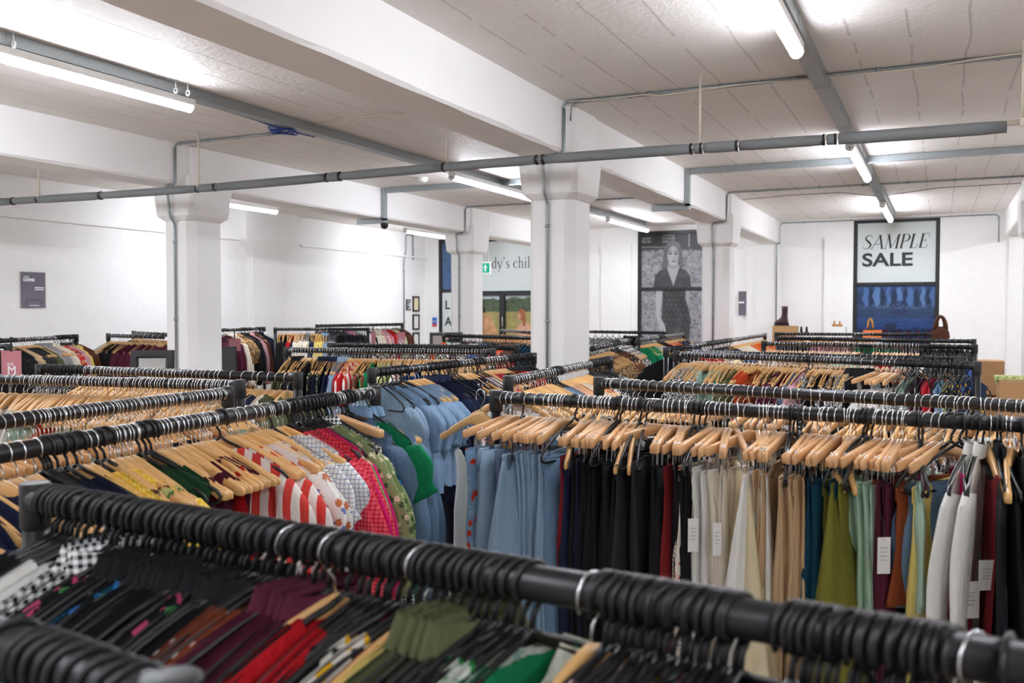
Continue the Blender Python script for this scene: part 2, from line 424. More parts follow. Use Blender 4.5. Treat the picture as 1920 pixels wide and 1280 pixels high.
# conduit on the left wall by the framed notices
yw = onX(760, 500, XL).y
conduit([(XL + .02, yw + .25, ZC - .5), (XL + .02, yw + .25, zl + .42), (XL + .02, yw, zl + .42), (XL + .02, yw, zl + .1), (XL + .02, yw - .08, zl - .12), (XL + .02, yw - .08, .3)], 'grey conduit bending down the left wall beside framed notices', .014, clips=4)
# extra thin cream cable hung beside the right conduit
pts = []
for i in range(25):
    t = i / 24; x = BX[0] + .06 + t * (BX[2] - BW - BX[0] - .06)
    pts.append((x, y1 - .03 + .03 * math.sin(t * 19), ZC - .016 - .03 * abs(math.sin(t * 8)) * (1 if .2 < t < .8 else .3)))
tag(obj('cable', MB().tube(pts, .005, 6), M['cream'], None, True), 'cream cable sagging along the ceiling conduit right of the centre column', 'cable')
pts = [onZ(u, v, ZC - .01) for u, v in ((570, 245), (600, 232), (650, 222), (700, 217), (760, 213))]
tag(obj('cable', MB().tube(pts, .006, 6), M['cream'], None, True), 'cream cable looping from the left trunking over to the big beam', 'cable')
pts = [onZ(u, v, ZC - .012) for u, v in ((1393, 374), (1480, 366), (1575, 361), (1650, 368), (1760, 352), (1920, 343))]
tag(obj('cable', MB().tube(pts, .004, 6), M['blackpl'], None, True), 'thin dark cable drooping across the right ceiling near the far wall', 'cable')
pts = [onZ(u, v, ZC - .05) for u, v in ((378, 193), (430, 210), (480, 225), (505, 234), (530, 238), (545, 246), (590, 257))]
mbc = MB().tube(pts, .006, 6); c0 = onZ(522, 241, ZC - .06)
for k in range(4):
    r = .085 + .008 * k
    mbc.tube([c0 + Vector((r * math.cos(a) + .02 * k, r * .8 * math.sin(a), -.012 * k + .01 * math.sin(a * 2 + k))) for a in [2 * PI * i / 20 for i in range(21)]], .006, 6)
tag(obj('cable_coil', mbc, M['cable_blue'], None, True), 'coiled blue cable hanging under the left ceiling trunking', 'cable')

def trunking(p, q, w, h, label, joints=5):
    p = Vector(p); q = Vector(q); d = (q - p).normalized(); s = Vector((-d.y, d.x, 0)) * w / 2 if abs(d.z) < .9 else Vector((0, w / 2, 0))
    n = Vector((0, 0, h / 2)) if abs(d.z) < .9 else Vector((h / 2, 0, 0))
    ring = lambda c, k=1: [c + s * k + n * k, c - s * k + n * k, c - s * k - n * k, c + s * k - n * k]
    o = obj('cable_trunking', MB().loft([ring(p), ring(q)]), M['galv']); tag(o, label, 'trunking')
    for i in range(joints):
        c = p.lerp(q, (i + .5) / joints)
        obj('joint_cover', MB().loft([ring(c - d * .03, 1.06), ring(c + d * .03, 1.06)]), M['galv'], o)
    return o
TXL, TXR, TXC = -3.06 * H, -.475 * H, -5.38 * H
trunking((TXL - .02, YB + .3, ZC - .037), (TXL - .02, 9.95 * H, ZC - .037), .10, .07, 'long galvanised trunking on the ceiling left of the big beam', 14)
trunking((TXR, YB + .3, ZC - .037), (TXR, 10.1 * H, ZC - .037), .09, .07, 'long galvanised trunking along the right ceiling bay to the sale window', 14)
yt = 6.32 * H
trunking((BX[0] + .06, yt, ZC - .034), (BX[2] - BW, yt, ZC - .034), .05, .06, 'galvanised trunking crossing the right ceiling bay behind the pipe', 4)
trunking((BX[1] + .06, yt - .1, ZC - .034), (BX[0] - BW, yt - .1, ZC - .034), .05, .06, 'galvanised trunking crossing the ceiling behind the centre column', 3)
for bx, nm in ((BX[0], 'centre'), (BX[1], 'left')):
    yy = yt if nm == 'centre' else yt - .1
    mb = MB().box(bx + .005, bx + .055, yy - .03, yy + .03, ZB - .03, ZC - .01).box(bx - BW * 1.0, bx + .055, yy - .03, yy + .03, ZB - .065, ZB - .005)
    tag(obj('cable_trunking', mb, M['galv']), 'galvanised trunking elbow wrapped under the %s beam' % nm, 'trunking')

# grey lagged pipe slung across the room
yp0 = 3.87 * H; zp = CAMZ + .70 * H
pipe = empty('lagged_pipe', (0, yp0, 0), 'long grey foam-lagged pipe slung across the room below the beams', 'pipe')
def R(p): return (p[0], p[1] - yp0, p[2])
xe = onY(1890, 232, yp0).x
joins = [onY(u, 300, yp0).x for u in (25, 72, 190, 372, 405, 615, 640, 835, 1010, 1022, 1300, 1318, 1385, 1548, 1570)]
xs = [XL + .02] + joins + [xe]
for i in range(len(xs) - 1):
    a, b = xs[i] + .006, xs[i + 1] - .006
    rr = random.Random(i); r = .034 + rr.uniform(-.002, .003)
    if b - a < .03: continue
    sag = lambda x: zp - .02 * math.sin((x + 9) * .5) ** 2
    n = 6; pts = [(a + (b - a) * k / n, 0, sag(a + (b - a) * k / n)) for k in range(n + 1)]
    obj('lagging', MB().tube(pts, [r * .9] + [r] * (n - 1) + [r * .9], 14), M['lagging'], pipe, True)
    if i < len(xs) - 2:
        obj('cable_tie', MB().tube([(b - .012, 0, sag(b)), (b + .0, 0, sag(b))], r * 1.06, 14), M['blackpl'], pipe, True)
obj('pipe', MB().tube([(XL + .02, 0, zp - .008), (xe + .6, 0, zp)], .017, 12), M['cream'], pipe, True)
for u, lab in ((1312, 'right of the centre column'), (838, 'left of the centre column'), (372, 'above the left column'), (72, 'at the far left'), (1916, 'at the right end')):
    x = onY(u, 280, yp0).x
    o = obj('pipe_hanger', MB().tube([(x, yp0, ZC), (x, yp0, zp + .03)], .008, 8), M['cream'], None, True)
    tag(o, 'cream drop rod holding the lagged pipe ' + lab, 'pipe hanger', 'drop rods holding the lagged pipe')
    obj('pipe_ring', MB().tube([(x - .012, yp0, zp), (x + .012, yp0, zp)], .028, 12), M['cream'], o, True)

# smoke detector, exit sign
p = onZ(793, 333, ZC)
o = tag(obj('smoke_detector', MB().tube([(0, 0, 0), (0, 0, -.03), (0, 0, -.05)], [.055, .055, .03], 16), M['white'], None, True, p), 'small white round smoke detector on the ceiling', 'smoke detector')
p = onZ(690, 418, ZB)
o = tag(obj('security_camera', MB().tube([(0, 0, 0), (0, 0, -.02), (0, 0, -.06), (0, 0, -.075)], [.05, .05, .04, .01], 14), M['blackpl'], None, True, (BX[1] + .03, yt - .1, ZB - .06)), 'small dark dome camera under the left beam trunking', 'camera')

# ------------------------------------------------------------------ fluorescent battens
def batten(x, y0, y1, label, dx=0, zoff=.122, drop=.072):
    z = ZC - zoff
    t = empty('batten_light', (x, (y0 + y1) / 2, z), label, 'ceiling light', 'fluorescent battens on the ceiling')
    h = (y1 - y0) / 2
    def ring(y, w, zt, zb2): return [(-w, y, zt), (w, y, zt), (w, y, zb2), (-w, y, zb2)]
    bevel(obj('housing', MB().box(-.037, .037, -h, h, -.004, .045), M['white'], t), .006)
    prof = [(.036 * math.cos(a), -.001 + .042 * math.sin(a)) for a in [PI * 1.03 + PI * .94 * k / 12 for k in range(13)]]
    obj('diffuser', MB().loft([[(px, y, pz) for px, pz in prof] for y in (-h + .02, h - .02)]), M['tube'], t)
    for s in (-1, 1):
        c = obj('end_cap', MB().loft([[(px * 1.06, y, pz * 1.06) for px, pz in prof] for y in (s * h, s * (h - .02))]), M['white'], t)
        obj('screw', MB().tube([(0, s * (h + .003), -.012), (0, s * h, -.012)], .007, 8), M['ink'], c)
        obj('hanging_hook', MB().tube([(0, s * (h - .15), .045), (0, s * (h - .15), zoff - drop)], .006, 6), M['white'], t)
    return t
rows = [(5.45, 6.77), (8.62, 9.95)]
batten(TXL, 1.62 * H, 3.10 * H, 'large bright fluorescent batten at upper left beside the big beam')
batten(TXR, 1.95 * H, 3.36 * H, 'bright fluorescent batten cut off by the top of the picture')
batten(TXL + .06, 5.42 * H, 6.75 * H, 'fluorescent batten on the ceiling just left of the centre column')
batten(TXR, 5.4 * H, 6.75 * H, 'fluorescent batten hanging beyond the lagged pipe in the right bay')
batten(TXL + .06, 8.62 * H, 9.95 * H, 'fluorescent batten between centre column and portrait window')
batten(TXR, 8.5 * H, 9.9 * H, 'small far fluorescent batten above the sale window')
batten(TXC, 5.5 * H, 6.45 * H, 'fluorescent batten behind the left column in the far bay', zoff=.16, drop=0)
batten(TXC, 8.6 * H, 9.7 * H, 'far fluorescent batten left of the exit-sign column', zoff=.16, drop=0)
batten(TXC, 1.8 * H, 3.1 * H, 'fluorescent batten in the left bay outside the picture', drop=0)
batten(2.3, 1.8 * H, 3.1 * H, 'fluorescent batten in the bay right of the picture', drop=0)
batten(2.3, 5.4 * H, 6.7 * H, 'second fluorescent batten in the bay right of the picture', drop=0)
batten(2.3, 8.5 * H, 9.8 * H, 'far fluorescent batten in the bay right of the picture', drop=0)
for x, nm in ((TXC, 'left bay'), (TXL, 'bay left of the big beam'), (TXR, 'bay right of the big beam'), (2.3, 'rightmost bay')):  # unseen row of battens, added to light the scene from behind
    batten(x, -2.0, -.2, 'fluorescent batten behind the viewpoint, ' + nm, drop=0 if x in (TXC, 2.3) else .072)
# white eye hooks by the upper-left batten
for u, v, nm in ((25, 60, 'above the upper-left batten'), (329, 150, 'near the end of the upper-left batten'), (352, 155, 'just past the end of the upper-left batten')):
    p = onZ(u, v, ZC)
    pts = [p, p - Vector((0, 0, .05))] + [p + Vector((.016 * math.sin(a), 0, -.066 + .016 * math.cos(a))) for a in [2 * PI * k / 12 for k in range(13)]]
    tag(obj('eye_hook', MB().tube(pts, .005, 6), M['white'], None, True), 'white eye hook screwed into the ceiling ' + nm, 'hook', 'ceiling eye hooks')

# ------------------------------------------------------------------ painted pictures: flat prints, and a pane with evening light and reflections painted in
def paint(name, p0, p1, z0, z1, nx, ny, fn, mat, parent=None):
    """vertical print from p0 to p1 (xy), z0..z1; fn(U,V)->rgb (linear) with arrays, V downwards"""
    U, V = np.meshgrid(np.linspace(0, 1, nx), np.linspace(0, 1, ny))
    X = p0[0] + (p1[0] - p0[0]) * U; Y = p0[1] + (p1[1] - p0[1]) * U; Z = z1 + (z0 - z1) * V
    vs = np.stack([X, Y, Z], -1).reshape(-1, 3)
    idx = np.arange(nx * ny).reshape(ny, nx)
    f = np.stack([idx[:-1, :-1], idx[1:, :-1], idx[1:, 1:], idx[:-1, 1:]], -1).reshape(-1, 4)
    me = bpy.data.meshes.new(name); me.from_pydata(vs.tolist(), [], f.tolist())
    col = np.clip(fn(U, V), 0, 1).reshape(-1, 3)
    at = me.color_attributes.new('Col', 'FLOAT_COLOR', 'POINT')
    at.data.foreach_set('color', np.concatenate([col, np.ones((len(col), 1))], 1).astype(np.float32).ravel())
    me.materials.append(mat); me.update()
    return link(name, me, parent)
def lin(h): return np.array(srgb(h)[:3])
def nz(U, V, f, seed):
    r = np.random.default_rng(seed); g = r.random((64, 64)); a = (U * f) % 63; b = (V * f) % 63
    i = a.astype(int); j = b.astype(int); fa = a - i; fb = b - j
    return (g[j, i] * (1 - fa) + g[j, i + 1] * fa) * (1 - fb) + (g[j + 1, i] * (1 - fa) + g[j + 1, i + 1] * fa) * fb
def lay(img, mask, col):
    m = np.clip(mask, 0, 1)[..., None]; return img * (1 - m) + (col if getattr(col, 'ndim', 1) == 3 else np.broadcast_to(col, img.shape)) * m
def ell(u, v, cx, cy, rx, ry, soft=.12):
    d = np.sqrt(((u - cx) / rx) ** 2 + ((v - cy) / ry) ** 2); return np.clip((1 - d) / soft + .5, 0, 1)
def poly(u, v, pts, soft=1.2):
    m = np.full(u.shape, 1e9); n = len(pts); ins = np.zeros(u.shape, bool); d = np.full(u.shape, 1e9)
    for i in range(n):
        x0, y0 = pts[i]; x1, y1 = pts[(i + 1) % n]
        c = ((y0 > v) != (y1 > v)) & (u < (x1 - x0) * (v - y0) / ((y1 - y0) + 1e-9) + x0); ins ^= c
        t = np.clip(((u - x0) * (x1 - x0) + (v - y0) * (y1 - y0)) / ((x1 - x0) ** 2 + (y1 - y0) ** 2 + 1e-9), 0, 1)
        d = np.minimum(d, np.hypot(u - x0 - t * (x1 - x0), v - y0 - t * (y1 - y0)))
    return np.clip(np.where(ins, d, -d) / soft + .5, 0, 1)
def g(x): return np.array([x, x, x * 1.04])
def mural(u, v):
    """grey portrait of a woman in a dotted dress standing in long grass, in photo units"""
    n = nz(u, v, .45, 1); n2 = nz(u, v, .17, 2); n3 = nz(u, v, 1.1, 3)
    img = (.08 + .24 * n + .20 * n2 + .16 * (n3 - .5))[..., None] * np.array([1, .99, 1.04])
    img = lay(img, np.clip((v - 545) / 30, 0, 1) * .35 * (n > .5), g(.38))
    top = np.clip((472 - v - 6 * (n - .5)) / 6, 0, 1)
    img = lay(img, top, g(.035) + 0 * img)
    for x0, x1 in ((1202, 1222), (1243, 1268)):
        m = ((u > x0) & (u < x1) & (v > 440 if x0 > 1230 else v > 446) & (v < 456)).astype(float)
        img = lay(img, m * (((u - x0) % 5 < 1.3) | ((v - 440) % 6 < 1.3)), g(.42))
    img = lay(img, ((u > 1292) & (u < 1294.5) & (v < 463)).astype(float), g(.3))
    img = lay(img, ((v > 462) & (v < 464.5) & (u < 1250)).astype(float) * .8, g(.3))
    # hair
    hair = poly(u, v, [(1262, 451), (1274, 455), (1280, 468), (1281, 484), (1284, 500), (1277, 506), (1247, 507), (1241, 503), (1244, 486), (1247, 466), (1253, 455)], 2)
    hs = .07 + .10 * (np.sin(u * 1.5 + v * .12) * .5 + .5) + .1 * np.clip((470 - v) / 20, 0, 1)
    img = lay(img, hair, hs[..., None] * np.array([1, 1, 1.03]))
    # neck, chest
    img = lay(img, poly(u, v, [(1255, 492), (1271, 492), (1275, 500), (1276, 506), (1264, 537), (1251, 506), (1254, 499)], 1.3), g(.40))
    img = lay(img, ell(u, v, 1263, 500, 9, 4, .6) * .5, g(.22))
    # face
    face = ell(u, v, 1263.5, 479, 11.2, 18, .1)
    sh = .52 - .012 * np.abs(u - 1262) - .10 * np.clip((u - 1267) / 8, 0, 1)
    img = lay(img, face, sh[..., None] * np.array([1, 1, 1.03]))
    img = lay(img, face * poly(u, v, [(1251, 462), (1258, 458), (1262, 459), (1256, 470), (1252, 480)], 2) * .7, g(.22))
    for ex in (1258.3, 1268.6):
        img = lay(img, ell(u, v, ex, 475.4, 3.2, 1.7, .5), g(.05))
        img = lay(img, ell(u, v, ex, 471.3, 3.9, 1.1, .6) * .8, g(.10))
    img = lay(img, poly(u, v, [(1264.2, 475), (1265.6, 475), (1266.6, 484), (1263.2, 484.5)], 1) * .28, g(.2))
    img = lay(img, ell(u, v, 1264.6, 484.8, 2.8, 1.1, .6) * .7, g(.12))
    img = lay(img, ell(u, v, 1264.5, 489.8, 4.2, 1.7, .5) * .95, g(.10))
    # dress
    dr = poly(u, v, [(1251, 501), (1264, 536), (1275, 501), (1288, 507), (1296, 520), (1297, 540), (1287, 543), (1286, 560), (1293, 580), (1296, 600), (1294, 640), (1291, 720), (1252, 720), (1246, 640), (1241, 600), (1243, 570), (1244, 545), (1226, 539), (1229, 517), (1238, 507)], 1.5)
    dd = .03 + .035 * nz(u, v, .13, 5) + .05 * np.clip(np.sin((u - 1250 + (v - 560) * .25) * .22), 0, 1) * np.clip((v - 590) / 30, 0, 1)
    dots = ((((u + (np.floor(v / 9) % 2) * 4.5) % 9 - 4.5) ** 2 + (v % 9 - 4.5) ** 2) < 3.2) & (v > 545)
    dd = dd + dots * .05
    img = lay(img, dr, dd[..., None] * np.array([1, 1, 1.05]))
    # arms and hand
    img = lay(img, poly(u, v, [(1231, 541), (1243, 543), (1241, 570), (1238, 592), (1247, 608), (1250, 620), (1246, 622), (1243, 615), (1242, 623), (1239, 620), (1236, 606), (1231, 588), (1230, 565)], 1.2), g(.48))
    img = lay(img, poly(u, v, [(1287, 543), (1294, 543), (1294, 560), (1292, 572), (1288, 560)], 1.2), g(.38))
    return img * .78
def field(u, v):
    n = nz(u, v, .5, 11); n2 = nz(u, v, .16, 12)
    img = np.broadcast_to(lin('#c9cfd6'), u.shape + (3,)).copy()
    tl = 553 + 8 * nz(u, v * 0, .12, 13)
    img = lay(img, np.clip((v - tl) / 2, 0, 1), lin('#4b5a41') * (.45 + 1.0 * n[..., None]))
    fl = lin('#a79a5f') * (.75 + .4 * n2[..., None]) * (1 - .15 * n[..., None])
    img = lay(img, np.clip((v - 583) / 2, 0, 1), fl)
    coat = lin('#c69568') * (.7 + .5 * n2[..., None])
    img = lay(img, poly(u, v, [(893, 586), (905, 585), (919, 590), (925, 604), (932, 622), (936, 632), (926, 640), (893, 640)]), coat)
    img = lay(img, poly(u, v, [(893, 560), (901, 562), (907, 572), (910, 586), (893, 586)]), lin('#1d1a1c'))
    img = lay(img, poly(u, v, [(967, 640), (969, 615), (975, 606), (987, 604), (1000, 612), (1008, 640)]), lin('#cfa183') * (.8 + .3 * n2[..., None]))
    img = lay(img, ell(u, v, 979, 589, 7.5, 11), lin('#9a5c3a') * (.7 + .6 * n[..., None]))
    img = lay(img, ell(u, v, 974.5, 592, 3, 6), lin('#c98f70'))
    img = lay(img, poly(u, v, [(980, 595), (986, 595), (986, 612), (981, 610)]), lin('#935636'))
    return img
def painted_dusk(u, v):  # outdoor evening blue and rack reflections painted into the pane colour
    n = nz(u, v, .3, 21); n2 = nz(u * .4, v * 2.2, .35, 22)
    img = np.broadcast_to(lin('#2a4f80'), u.shape + (3,)).copy() * (.8 + .35 * n2[..., None])
    img = lay(img, np.clip((550 - v) / 8, 0, 1) * .4, lin('#3f74c4'))
    for i, cx in enumerate((1624, 1645, 1667, 1688, 1708, 1731, 1750)):
        w = 5.5 + 1.5 * math.sin(i * 2.1)
        wob = 1.6 * np.sin(v * .25 + i * 1.3)
        img = lay(img, ell(u + wob, v, cx, 556, w, 19, .35) * .85, lin('#5d97e0') if i % 2 else lin('#4a86d6'))
        img = lay(img, ell(u - wob, v, cx + 11, 556, 4.5, 18, .4) * .7, lin('#1f3556'))
    img = lay(img, ((u > 1677) & (u < 1700) & (v > 563) & (v < 590)).astype(float) * .8, lin('#2a3a78'))
    img = lay(img, np.clip((v - 594) / 3, 0, 1) * np.clip((622 - v) / 5, 0, 1) * .6, lin('#1d55a6') * (.6 + .8 * n2[..., None]))
    img = lay(img, ((np.abs(v - 575) < 4) * (n > .5)).astype(float) * .35, lin('#5f86b6'))
    img = lay(img, ell(u, v, 1670, 612, 12, 7, .3) * .7, lin('#3a3a48'))
    bot = np.clip((v - 614 - 3 * n) / 2, 0, 1)
    cl = np.where(((np.floor(u / 5) % 4) == 0)[..., None], lin('#5a1c30'), np.where(((np.floor(u / 5) % 3) == 0)[..., None], lin('#1d4670'), lin('#30304a')))
    img = lay(img, bot * .85, cl * (.6 + .6 * n[..., None]))
    gr = img.mean(-1, keepdims=True)
    return (img * .8 + gr * .2) * .62

# ------------------------------------------------------------------ windows and doors
FT = .06
def frame(x0, x1, z0, z1, bars, name, verts=(), ft=FT):
    mb = MB(); y0, y1 = YF + .02, YF + .09
    mb.box(x0, x0 + ft, y0, y1, z0, z1).box(x1 - ft, x1, y0, y1, z0, z1)
    mb.box(x0 + ft, x1 - ft, y0, y1, z1 - ft, z1).box(x0 + ft, x1 - ft, y0, y1, z0, z0 + ft)
    for b in bars: mb.box(x0 + ft, x1 - ft, y0, y1, b - ft * .45, b + ft * .45)
    o = tag(obj(name, mb, M['blackfr']), kind='structure'); bevel(o, .004); return o
def px(fn, x0, x1, z0, z1):
    """turn a pixel-space painting into one over this wall rectangle"""
    ua = [project((x0, YF + .05, z1)), project((x1, YF + .05, z1)), project((x0, YF + .05, z0)), project((x1, YF + .05, z0))]
    def f(U, V):
        tu = ua[0][0] * (1 - U) + ua[1][0] * U; bu = ua[2][0] * (1 - U) + ua[3][0] * U
        tv = ua[0][1] * (1 - U) + ua[1][1] * U; bv = ua[2][1] * (1 - U) + ua[3][1] * U
        return fn(tu * (1 - V) + bu * V, tv * (1 - V) + bv * V)
    return f
RM = Matrix.Rotation(YAW, 4, 'Z') @ Matrix.Rotation(PI / 2 - PITCH, 4, 'X')
RMI = RM.inverted()
def project(p):
    q = RMI @ (Vector(p) - O); return (960 + FPX * q.x / -q.z, 640 - FPX * q.y / -q.z, -q.z)
def pane(x0, x1, z0, z1, fn, nx, ny, mat, name, parent):
    return paint(name, (x0, YF + .05), (x1, YF + .05), z0, z1, nx, ny, px(fn, x0, x1, z0, z1), mat, parent)
x0, x1, z0, z1 = Wd['mural']; zb = vz(541, 1250)
o = frame(x0, x1, z0, z1, [zb], 'window_1')
pane(x0 + FT, x1 - FT, zb + .02, z1 - FT, mural, 150, 130, M['print'], 'portrait_print', o)
pane(x0 + FT, x1 - FT, z0 + FT, zb - .02, mural, 150, 200, M['print'], 'portrait_print', o)
x0, x1, z0, z1 = Wd['sale']; zb = vz(532, 1680)
o = frame(x0, x1, z0, z1, [zb], 'window_2')
obj('film_pane', MB().box(x0 + FT, x1 - FT, YF + .05, YF + .06, zb, z1 - FT), M['film'], o)
pane(x0 + FT, x1 - FT, z0 + FT, zb, painted_dusk, 150, 200, M['glasspaint'], 'painted_glass_pane', o)
SALE = o
x0, x1, z0, z1 = Wd['side']; zb = vz(545, 830)
o = frame(x0, x1, z0, z1, [zb], 'window_3')
pane(x0 + FT, x1 - FT, zb, z1 - FT, lambda u, v: np.broadcast_to(lin('#4a6690'), u.shape + (3,)) * (.6 + .6 * nz(u, v, .3, 31)[..., None]), 12, 30, M['glasspaint'], 'painted_glass_pane', o)
obj('film_pane', MB().box(x0 + FT, x1 - FT, YF + .05, YF + .06, z0 + FT, zb), M['film'], o)
SIDE = o
x0, x1, z0, z1 = Wd['entry']; zt = vz(455, 905); zd = vz(545, 950)
o = frame(x0, x1, z0, z1, [], 'window_4')
obj('film_pane', MB().box(x0 + FT, x1 - FT, YF + .05, YF + .06, zd, zt + .02), M['film'], o)
ENTRY = o
xm = ux(941)
dz = zd
def leaf(name, a, b):
    d = MB(); s = .055
    d.box(a, a + s, YF - .0, YF + .08, .02, dz).box(b - s, b, YF, YF + .08, .02, dz).box(a + s, b - s, YF, YF + .08, dz - .09, dz).box(a + s, b - s, YF, YF + .08, .02, .14)
    o = tag(obj(name, d, M['blackfr']), kind='structure')
    pane(a + s, b - s, .14, dz - .09, field, 110, 150, M['print'], 'poster_print', o)
    return o
leaf('door_1', x0 + FT, xm)
leaf('door_2', xm, x1 - FT)
h = obj('door_handle', MB().tube([(xm + .03, YF - .04, 1.15 + .5), (xm + .03, YF - .04, 1.6 + .25)], .01, 8), M['steel'], bpy.data.objects['door_2'], True)

# ------------------------------------------------------------------ lettering
def text(s, size, mat, parent, loc, name='lettering', offset=0.0, rot=(PI / 2, 0, 0), sx=1, shear=0):
    cu = bpy.data.curves.new(name, 'FONT'); cu.body = s; cu.size = size; cu.offset = offset; cu.extrude = .0008; cu.shear = shear
    tmp = bpy.data.objects.new('tmp', cu); C.collection.objects.link(tmp); bpy.context.view_layer.update()
    me = bpy.data.meshes.new_from_object(tmp.evaluated_get(bpy.context.evaluated_depsgraph_get()))
    bpy.data.objects.remove(tmp); me.materials.clear(); me.materials.append(mat)
    o = link(name, me, parent, loc); o.rotation_euler = rot; o.scale = (sx, 1, 1); return o
# serif letters drawn as strokes: (points, thick flag); box 0..1 high
SER = {
 'S': (.62, [([(.52, .78), (.5, .9), (.42, .98), (.3, 1), (.16, .95), (.1, .82), (.14, .68), (.3, .55), (.46, .42), (.54, .28), (.5, .12), (.38, .02), (.24, 0), (.1, .06), (.04, .2)], [.2, .25, .3, .35, .5, .8, 1, 1.2, 1.2, 1, .7, .45, .35, .25, .2])]),
 'A': (.86, [([(.04, 0), (.44, 1)], .3), ([(.42, 1), (.76, 0)], 1.1), ([(.17, .33), (.62, .33)], .3), ([(-.03, 0), (.14, 0)], .3), ([(.62, 0), (.86, 0)], .3)]),
 'M': (1.02, [([(.12, 0), (.16, 1)], .3), ([(.16, 1), (.48, .04)], 1.05), ([(.48, 0), (.84, 1)], .3), ([(.84, 1), (.86, 0)], 1.1), ([(.03, 0), (.22, 0)], .3), ([(.74, 0), (.98, 0)], .3), ([(.06, 1), (.18, 1)], .3), ([(.82, 1), (.96, 1)], .3)]),
 'P': (.66, [([(.16, 0), (.16, 1)], 1.1), ([(.05, 1), (.36, 1), (.5, .94), (.57, .8), (.56, .66), (.48, .54), (.34, .48), (.16, .48)], [.3, .3, .6, 1, 1, .6, .35, .3]), ([(.05, 0), (.28, 0)], .3)]),
 'L': (.62, [([(.16, 0), (.16, 1)], 1.1), ([(.05, 1), (.28, 1)], .3), ([(.05, 0), (.5, 0), (.56, .26)], .32)]),
 'E': (.68, [([(.16, 0), (.16, 1)], 1.1), ([(.05, 1), (.54, 1), (.58, .78)], .32), ([(.05, 0), (.54, 0), (.6, .24)], .32), ([(.16, .52), (.42, .52)], .3), ([(.42, .62), (.42, .42)], .3)]),
 'd': (.56, [([(.42, 1), (.42, .04), (.52, .02)], .75), ([(.3, 1), (.42, 1)], .4), ([(.42, .5), (.3, .6), (.16, .56), (.07, .42), (.06, .26), (.11, .1), (.22, 0), (.34, .03), (.42, .12)], [.4, .4, .6, .9, 1, .9, .5, .4, .4])]),
 'y': (.54, [([(.06, .58), (.27, .02)], .8), ([(.48, .58), (.27, .02), (.2, -.2), (.12, -.28), (.04, -.26)], .38), ([(-.01, .59), (.16, .59)], .35), ([(.38, .59), (.54, .59)], .35)]),
 "'": (.24, [([(.1, .98), (.13, .9), (.05, .76)], [1.1, .8, .3])]),
 's': (.4, [([(.32, .44), (.3, .55), (.2, .6), (.1, .56), (.07, .46), (.14, .36), (.26, .28), (.33, .16), (.28, .04), (.17, -.01), (.07, .04), (.04, .16)], [.3, .35, .4, .6, .8, .95, .95, .8, .6, .4, .35, .3])]),
 ' ': (.28, []),
 'c': (.46, [([(.4, .46), (.34, .57), (.24, .6), (.12, .53), (.06, .38), (.06, .22), (.12, .08), (.24, 0), (.36, .04), (.42, .14)], [.7, .6, .4, .7, 1, 1, .8, .4, .35, .3])]),
 'h': (.56, [([(.12, 1), (.12, 0)], .75), ([(.02, 1), (.12, 1)], .35), ([(.12, .44), (.22, .56), (.32, .59), (.41, .54), (.43, .42), (.43, 0)], [.35, .4, .5, .7, .75, .75]), ([(.03, 0), (.21, 0)], .35), ([(.34, 0), (.52, 0)], .35)]),
 'i': (.28, [([(.14, .58), (.14, 0)], .75), ([(.04, .58), (.14, .58)], .35), ([(.05, 0), (.23, 0)], .35), ([(.13, .88), (.15, .8)], 1.1)]),
 'l': (.28, [([(.14, 1), (.14, 0)], .75), ([(.04, 1), (.14, 1)], .35), ([(.05, 0), (.23, 0)], .35)]),
}
def serif(s, h, mat, parent, loc, slant=0, stroke=.1, track=.02, name='lettering', rz=0):
    mb = MB(); x = 0
    for ch in s:
        wd, st = SER[ch]
        for pts, th in st:
            n = len(pts); th = th if isinstance(th, list) else [th] * n
            P = [Vector((p[0] + slant * p[1], p[1])) for p in pts]; L = []; Rr = []
            for i in range(n):
                t = (P[min(i + 1, n - 1)] - P[max(i - 1, 0)]).normalized(); nn = Vector((-t.y, t.x)) * th[i] * stroke * .5
                L.append(P[i] + nn); Rr.append(P[i] - nn)
            for i in range(n - 1):
                q = [L[i], L[i + 1], Rr[i + 1], Rr[i]]
                v = [((x + a.x) * h, d, a.y * h) for d in (0, .002) for a in q]
                mb.add(v, [(0, 1, 2, 3), (7, 6, 5, 4), (0, 4, 5, 1), (1, 5, 6, 2), (2, 6, 7, 3), (3, 7, 4, 0)])
        x += wd + track
    return obj(name, mb, mat, parent, False, loc, rz)
a = onY(1616, 467, YF + .045); b = onY(1746, 440, YF + .045)
hh = vz(441, 1680) - vz(467, 1680)
serif('SAMPLE', hh, M['ink'], SALE, (a.x, YF + .045, a.z), .22, .12, (b.x - a.x) / hh / 6 - .777)
a = onY(1616, 499, YF + .045); b = onY(1711, 475, YF + .045)
t = text('SALE', (onY(1616, 475, YF).z - a.z) / .70, M['ink'], SALE, (a.x, YF + .044, a.z), offset=.007)
bpy.context.view_layer.update(); t.scale.x = (b.x - a.x) / max(t.dimensions.x, .01)
a = onY(921.5, 503, YF + .045); hh = onY(950, 482, YF).z - onY(950, 503, YF).z
serif("dy's child", hh, M['ink'], ENTRY, (a.x, YF + .045, a.z), 0, .10, .03)
for ch, v in (('L', 579), ('A', 610), ('S', 640)):
    p = onY(834, v, YF + .045)
    t = text('L' if ch == 'L' else ch, .24, M['ink'], SIDE, (p.x, YF + .044, p.z), offset=.004)
